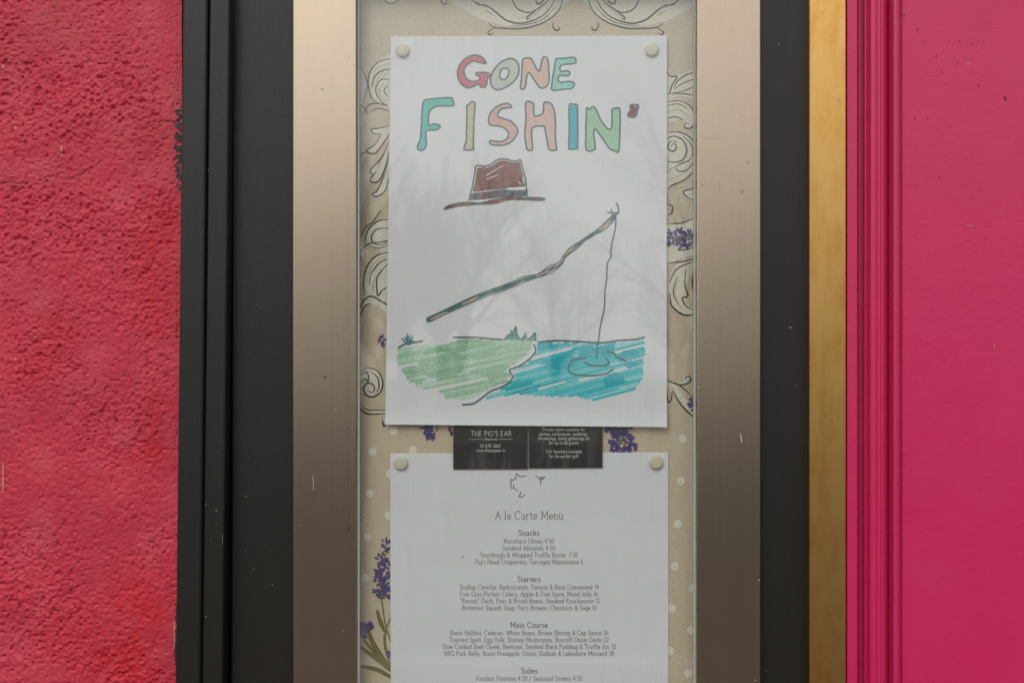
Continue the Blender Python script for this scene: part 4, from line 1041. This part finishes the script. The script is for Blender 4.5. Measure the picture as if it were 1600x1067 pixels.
# rod and line
up = [(667, 497), (690, 486), (745, 461), (800, 441), (815, 433), (840, 428), (858, 416), (872, 411), (880, 400), (890, 388), (910, 375), (935, 357), (950, 342), (960, 335)]
lo = [(669, 504), (700, 489), (750, 467), (802, 448), (830, 437), (862, 426), (878, 413), (884, 402), (905, 386), (920, 371), (945, 359), (962, 341)]
p = Print(YDP)
mid = [((a_[0] + b_[0]) / 2, (a_[1] + b_[1]) / 2) for a_, b_ in zip(smooth_path(up, False, 4)[::4] , [min(smooth_path(lo, False, 6), key=lambda q: (q.x - u_[0]) ** 2 + (q.y - u_[1]) ** 2) for u_ in up])]
p.stroke(wob(mid, .3), 5.6, TEAL)
rod = p.build('fishing_rod', M['marker'], draw_root)
for path in ([(672, 499), (684, 494), (700, 487)], [(722, 475), (736, 469), (748, 463)], [(838, 432), (850, 426), (860, 421)], [(866, 418), (876, 409), (880, 403)], [(882, 400), (888, 393), (898, 386)], [(936, 359), (946, 352), (954, 343)]):
    p = Print(YDP - 0.00006); p.stroke(path, 2.9, (0.72, 0.46, 0.36), taper=True); p.build('peach_shading', M['marker'], rod)
p = Print(YDP - 0.0001)
p.stroke(wob(up, .6), 1.6, TEAL); p.stroke(wob(lo, .6), 1.6, TEAL)
p.stroke([(949, 332), (958, 333), (967, 332)], 2.2, TEAL); p.stroke([(955, 327), (957, 337)], 2, TEAL, sm=False); p.stroke([(963, 318), (966, 324), (966, 333), (960, 336)], 2.6, TEAL)
p.build('pen_outline', M['marker'], rod)
p = Print(YDP - 0.00042)
p.stroke(wob([(962, 341), (961, 358), (956, 380), (954, 394), (955, 401), (949, 412), (948, 435), (945, 455), (944, 480), (938, 510), (935, 530), (933, 545), (932, 560)], .4), 1.9, TEAL)
p.build('fishing_line', M['marker'], draw_root)
# hat
crown = [(872, 125), (930, 128), (975, 112), (1010, 87), (1060, 79), (1100, 90), (1140, 94), (1166, 84), (1175, 120), (1190, 180), (1203, 230), (1205, 275)]
BRN = (0.24, 0.078, 0.062)
p = Print(YDP)
body = [(880, 138), (930, 140), (978, 124), (1014, 98), (1060, 90), (1100, 100), (1140, 104), (1160, 98), (1168, 125), (1180, 182), (1192, 230), (1194, 262), (1100, 270), (1050, 280), (950, 288), (852, 298), (858, 250), (870, 190)]
p.fill(smooth_path(z3(body), True, 3), BRN)
for _ in range(26):
    x, y = random.uniform(875, 1110), random.uniform(140, 258)
    q = z3([(x, y), (x + random.uniform(25, 60), y - random.uniform(5, 22))])
    p.stroke(q, 3, random.choice(((0.30, 0.10, 0.08), (0.17, 0.052, 0.044), (0.22, 0.085, 0.075), (0.26, 0.07, 0.055))), sm=False)
for a, b in (([(935, 190), (990, 160), (1046, 125)]), ([(938, 215), (980, 200), (1018, 185)]), ([(870, 150), (880, 160), (872, 185)]))[:0] or (((940, 188), (1046, 125)), ((940, 214), (1016, 186)), ((874, 140), (866, 200)), ((1180, 200), (1188, 240)), ((1150, 230), (1166, 246))):
    p.stroke(z3([a, b]), 1.5, (0.74, 0.74, 0.75), sm=False)
brim = [(655, 415), (690, 388), (790, 367), (900, 370), (1000, 347), (1090, 328), (1210, 336), (1290, 336), (1330, 346), (1290, 357), (1100, 350), (1000, 376), (900, 381), (780, 392), (700, 406)]
p.fill(smooth_path(z3(brim), True, 3), (0.30, 0.078, 0.055))
band = [(834, 312), (930, 302), (1050, 288), (1120, 292), (1205, 288), (1205, 328), (1090, 324), (1000, 340), (900, 352), (824, 352)]
p.fill(z3(band), (0.11, 0.12, 0.13))
for _ in range(26):
    x = random.uniform(840, 1185); y = 330 - (x - 840) * .06 + random.uniform(-18, 14)
    p.stroke(z3([(x, y + 5), (x + random.uniform(12, 34), y - random.uniform(0, 9))]), 1.7, random.choice(((0.46, 0.06, 0.10), (0.09, 0.17, 0.18), (0.38, 0.05, 0.09), (0.07, 0.14, 0.15))), sm=False)
hat = p.build('brown_hat', M['marker'], draw_root)
p = Print(YDP - 0.0002)
p.stroke(z3([(830, 320), (845, 260), (860, 180)] + crown + [(1207, 295)]), 2.4, TEAL)
p.stroke(z3(brim), 1.5, TEAL, True); p.stroke(z3([(832, 312), (930, 302), (1050, 286), (1120, 292), (1212, 288)]), 1.9, TEAL); p.stroke(z3([(826, 316), (830, 335), (818, 356)]), 2.2, TEAL)
p.stroke(z3([(1207, 285), (1211, 330)]), 2.2, TEAL, sm=False)
p.build('pen_outline', M['marker'], hat)

# pins
def pin_mesh(c, r=0.0053, h=0.0027):
    prof = [(0, h * 1.0), (r * .55, h * 1.0), (r * .82, h * .96), (r * .95, h * .86), (r, h * .68), (r, h * .15), (r * .96, 0)]
    n = 32; verts = [(c.x, c.y - h, c.z)]; faces = []
    for (rr, hh) in prof[1:]:
        for i in range(n):
            t = 2 * math.pi * i / n
            verts.append((c.x + rr * math.cos(t), c.y - hh, c.z + rr * math.sin(t)))
    for i in range(n): faces.append((0, 1 + i, 1 + (i + 1) % n))
    for k_ in range(len(prof) - 2):
        for i in range(n):
            a, b = 1 + k_ * n + i, 1 + k_ * n + (i + 1) % n
            faces.append((a, a + n, b + n, b))
    me = mesh_from(verts, faces, True)
    bm = bmesh.new(); bm.from_mesh(me); bmesh.ops.recalc_face_normals(bm, faces=bm.faces); bm.to_mesh(me); bm.free()
    return me
def pin(px, py, y, lab):
    c_ = P(px, py, y)
    root = empty('drawing_pin', c_)
    link('head', pin_mesh(c_), M['pin'], root)
    v_, f_ = [], []
    tube(v_, f_, c_, c_ + Vector((0, 0.009, 0)), 0.0005, 0.0002, 6)
    link('point', mesh_from(v_, f_, True), M['steel'], root)
    tag(root, lab, 'drawing pin', 'cream pins holding the sheets')
pin(629, 79, YD - 0.0001, "round cream pin in the drawing's top left corner")
pin(1018, 78, YD - 0.0001, "round cream pin in the drawing's top right corner")
pin(626.5, 723, YM - 0.0001, "round cream pin in the menu sheet's top left corner")
pin(1025, 722, YM - 0.0001, "round cream pin in the menu sheet's top right corner")

# ---------------------------------------------------------------- brass strip and pink door
brass_me = None
a, b = P(1265, 0, -0.0165).x, P(1322, 0, -0.0165).x
pr = [(a, 0.03), (a, -0.0158), (a + .0007, -0.0165), (b - .0007, -0.0165), (b, -0.0158), (b, 0.03)]
br = link('brass_strip', extrude_profile(pr, Z0, Z1, 0.0, 2), M['brass'], None, (a, 0, 0))
tag(br, 'tarnished gold brass strip between black timber and pink door', 'metal strip')

door = empty('pink_door', (P(1500, 0).x, 0, 0))
tag(door, 'glossy pink painted door with moulded edge right of the brass strip', 'door')
def pp(pts): return [(P(px, 0, y).x, y) for (px, y) in pts]
edge_x = [(1322.8, 0.03), (1322.8, -0.0135), (1324, -0.0142), (1338.5, -0.0142), (1340, -0.0132), (1340.5, 0.002), (1341.0, 0.03)]
link('edge_strip', extrude_profile(pp(edge_x), Z0, Z1), M['pink'], door)
def arc_px(cx, cy, rx, ry, a0, a1, n=8):
    return [(cx + rx * math.cos(R(a0 + (a1 - a0) * i / n)), cy - ry * math.sin(R(a0 + (a1 - a0) * i / n))) for i in range(n + 1)]
mould = [(1341.3, 0.03), (1341.3, 0.0035), (1348.5, 0.0035)] + arc_px(1352.5, 0.0000, 3.0, 0.0030, 170, 20, 5) + [(1356.2, -0.0012)] + arc_px(1366, -0.0015, 9.5, 0.0052, 172, 70, 8) + \
        [(1370.0, -0.0060), (1371, -0.0066), (1375.5, -0.0066), (1376.5, -0.0058)] + arc_px(1376.5, -0.0008, 10.5, 0.0050, 85, 12, 7) + [(1388.2, 0.0012), (1390, 0.0030), (1393.8, 0.0030), (1394.2, 0.03)]
mm = extrude_profile(pp(mould), Z0, Z1)
link('moulding', mm, M['pink'], door)
fil = [(1394.6, 0.03), (1394.6, -0.0086)] + arc_px(1400.5, -0.0086, 5.4, 0.0026, 178, 2, 9) + [(1406.2, -0.0070), (1407.0, -0.0050), (1408.4, -0.0050), (1408.6, 0.03)]
link('bead', extrude_profile(pp(fil), Z0, Z1), M['pink'], door)
pan = [(1408.9, 0.03), (1408.9, -0.0054), (1410.0, -0.0064), (3300, -0.0064), (3300, 0.03)]
link('panel', extrude_profile(pp(pan), Z0, Z1), M['pink'], door)
p = Print(-0.0064 - 0.00008)
SP = [(1434, 46, 1.6), (1442, 67, 1.2), (1483, 66, 1.0), (1500, 65, 1.2), (1518, 69, 1.5), (1537, 67, 1.4), (1463, 88, 1.5), (1497, 100, 1.4), (1472, 113, 1.4), (1529, 134, 1.8), (1570, 153, 2.4), (1571, 156, 1.8), (1430, 185, 1.6), (1449, 185, 1.2), (1485, 198, 1.0), (1430, 229, 1.2), (1468, 278, 1.6), (1431, 291, 1.2), (1413, 24, 1.3), (1540, 372, 1.3), (1450, 537, 1.5), (1476, 563, 1.2), (1465, 623, .9), (1577, 1016, 1.2), (1478, 132, .9)]
for (x, y, r) in SP: p.blob(x, y, r * .8, r * .8 * random.uniform(.8, 1.3), (0.06, 0.02, 0.035), 0, 9, .25)
for path in ([(1511, 352), (1516, 354), (1520, 351)], [(1553, 538), (1554, 544)], [(1510, 100), (1516, 100)]): p.stroke(path, 1.2, (0.45, 0.28, 0.22))
sp_o = p.build('paint_specks', M['ink'], door); sp_o['kind'] = 'stuff'

# ---------------------------------------------------------------- wear on metal and timber
def marks(name, y, items, mat, parent, par_kind=True):
    p = Print(y)
    for it in items:
        if len(it) == 4: p.blob(it[0], it[1], it[2] * .8, it[2] * .8 * random.uniform(.8, 1.4), it[3], 0, 9, .25)
        else: p.stroke(it[0], it[1], it[2], sm=False, cap=False)
    o = p.build(name, mat, parent); o['kind'] = 'stuff'
    return o
DK, LT, TN = (0.05, 0.04, 0.032), (0.70, 0.62, 0.50), (0.34, 0.25, 0.15)
marks('scratches', YF - 0.00008, [([(1157, 677), (1159, 691)], 1.1, LT), ([(1098, 216), (1128, 217)], .5, TN), ([(1124, 286), (1125, 300)], .5, TN), ([(1169, 252), (1168, 256)], 1.0, DK), (1113, 42, .9, DK), (1159, 182, 1.0, DK), (1098, 290, 1.1, DK), (1113, 402, .9, DK),
      (1120, 468, .7, DK), (1091, 449, 1.0, LT), (1091, 605, 1.0, LT), (1186, 906, 1.1, LT), (545, 92, .8, DK), (549, 220, .7, DK), (545, 672, .9, DK), (470, 305, .7, DK), (524, 640, .6, LT), (500, 470, .6, DK), (1180, 1062, 1.0, LT), (1138, 112, .6, DK), (468, 820, .6, LT), (536, 985, .7, LT), ([(489, 742), (490, 765)], .5, LT)], M['ink'], case)
marks('paint_chips', -0.0055 - 0.00008, [(1217, 70, 1.1, (0.30, 0.27, 0.24)), (1211, 232, .7, DK), (1235, 512, 1.3, (0.45, 0.33, 0.20)), (1245, 602, .8, (0.3, 0.28, 0.25)), (1218, 132, .7, (0.25, 0.2, 0.16)), (1198, 1048, .8, (0.4, 0.26, 0.16)), (1237, 957, .7, (0.3, 0.27, 0.22)), (1226, 122, .6, (0.2, 0.17, 0.14))], M['ink'], timber)
marks('paint_chips', -0.0205 - 0.00008, [(338, 797, 1.6, (0.22, 0.19, 0.15)), (337, 818, 1.0, (0.25, 0.2, 0.16)), (326, 266, .8, (0.35, 0.3, 0.25)), (345, 267, 1.1, DK), (321, 788, .7, (0.4, 0.33, 0.26)), (322, 963, .9, (0.5, 0.48, 0.45)), (329, 842, .9, (0.2, 0.15, 0.12)), ([(347, 836), (348, 850)], .6, (0.2, 0.2, 0.19)), (342, 706, .7, (0.35, 0.2, 0.12))], M['ink'], timber)
marks('paint_chips', -0.005 - 0.00008, [(385, 775, 1.0, (0.42, 0.27, 0.15)), (407, 119, 1.5, (0.018, 0.017, 0.015)), (409, 480, .7, (0.25, 0.24, 0.22)), (424, 862, .6, (0.2, 0.2, 0.19)), (383, 860, .6, (0.22, 0.21, 0.2)), (441, 930, .5, (0.2, 0.19, 0.18)), (398, 690, .5, (0.2, 0.19, 0.18))], M['ink'], timber)
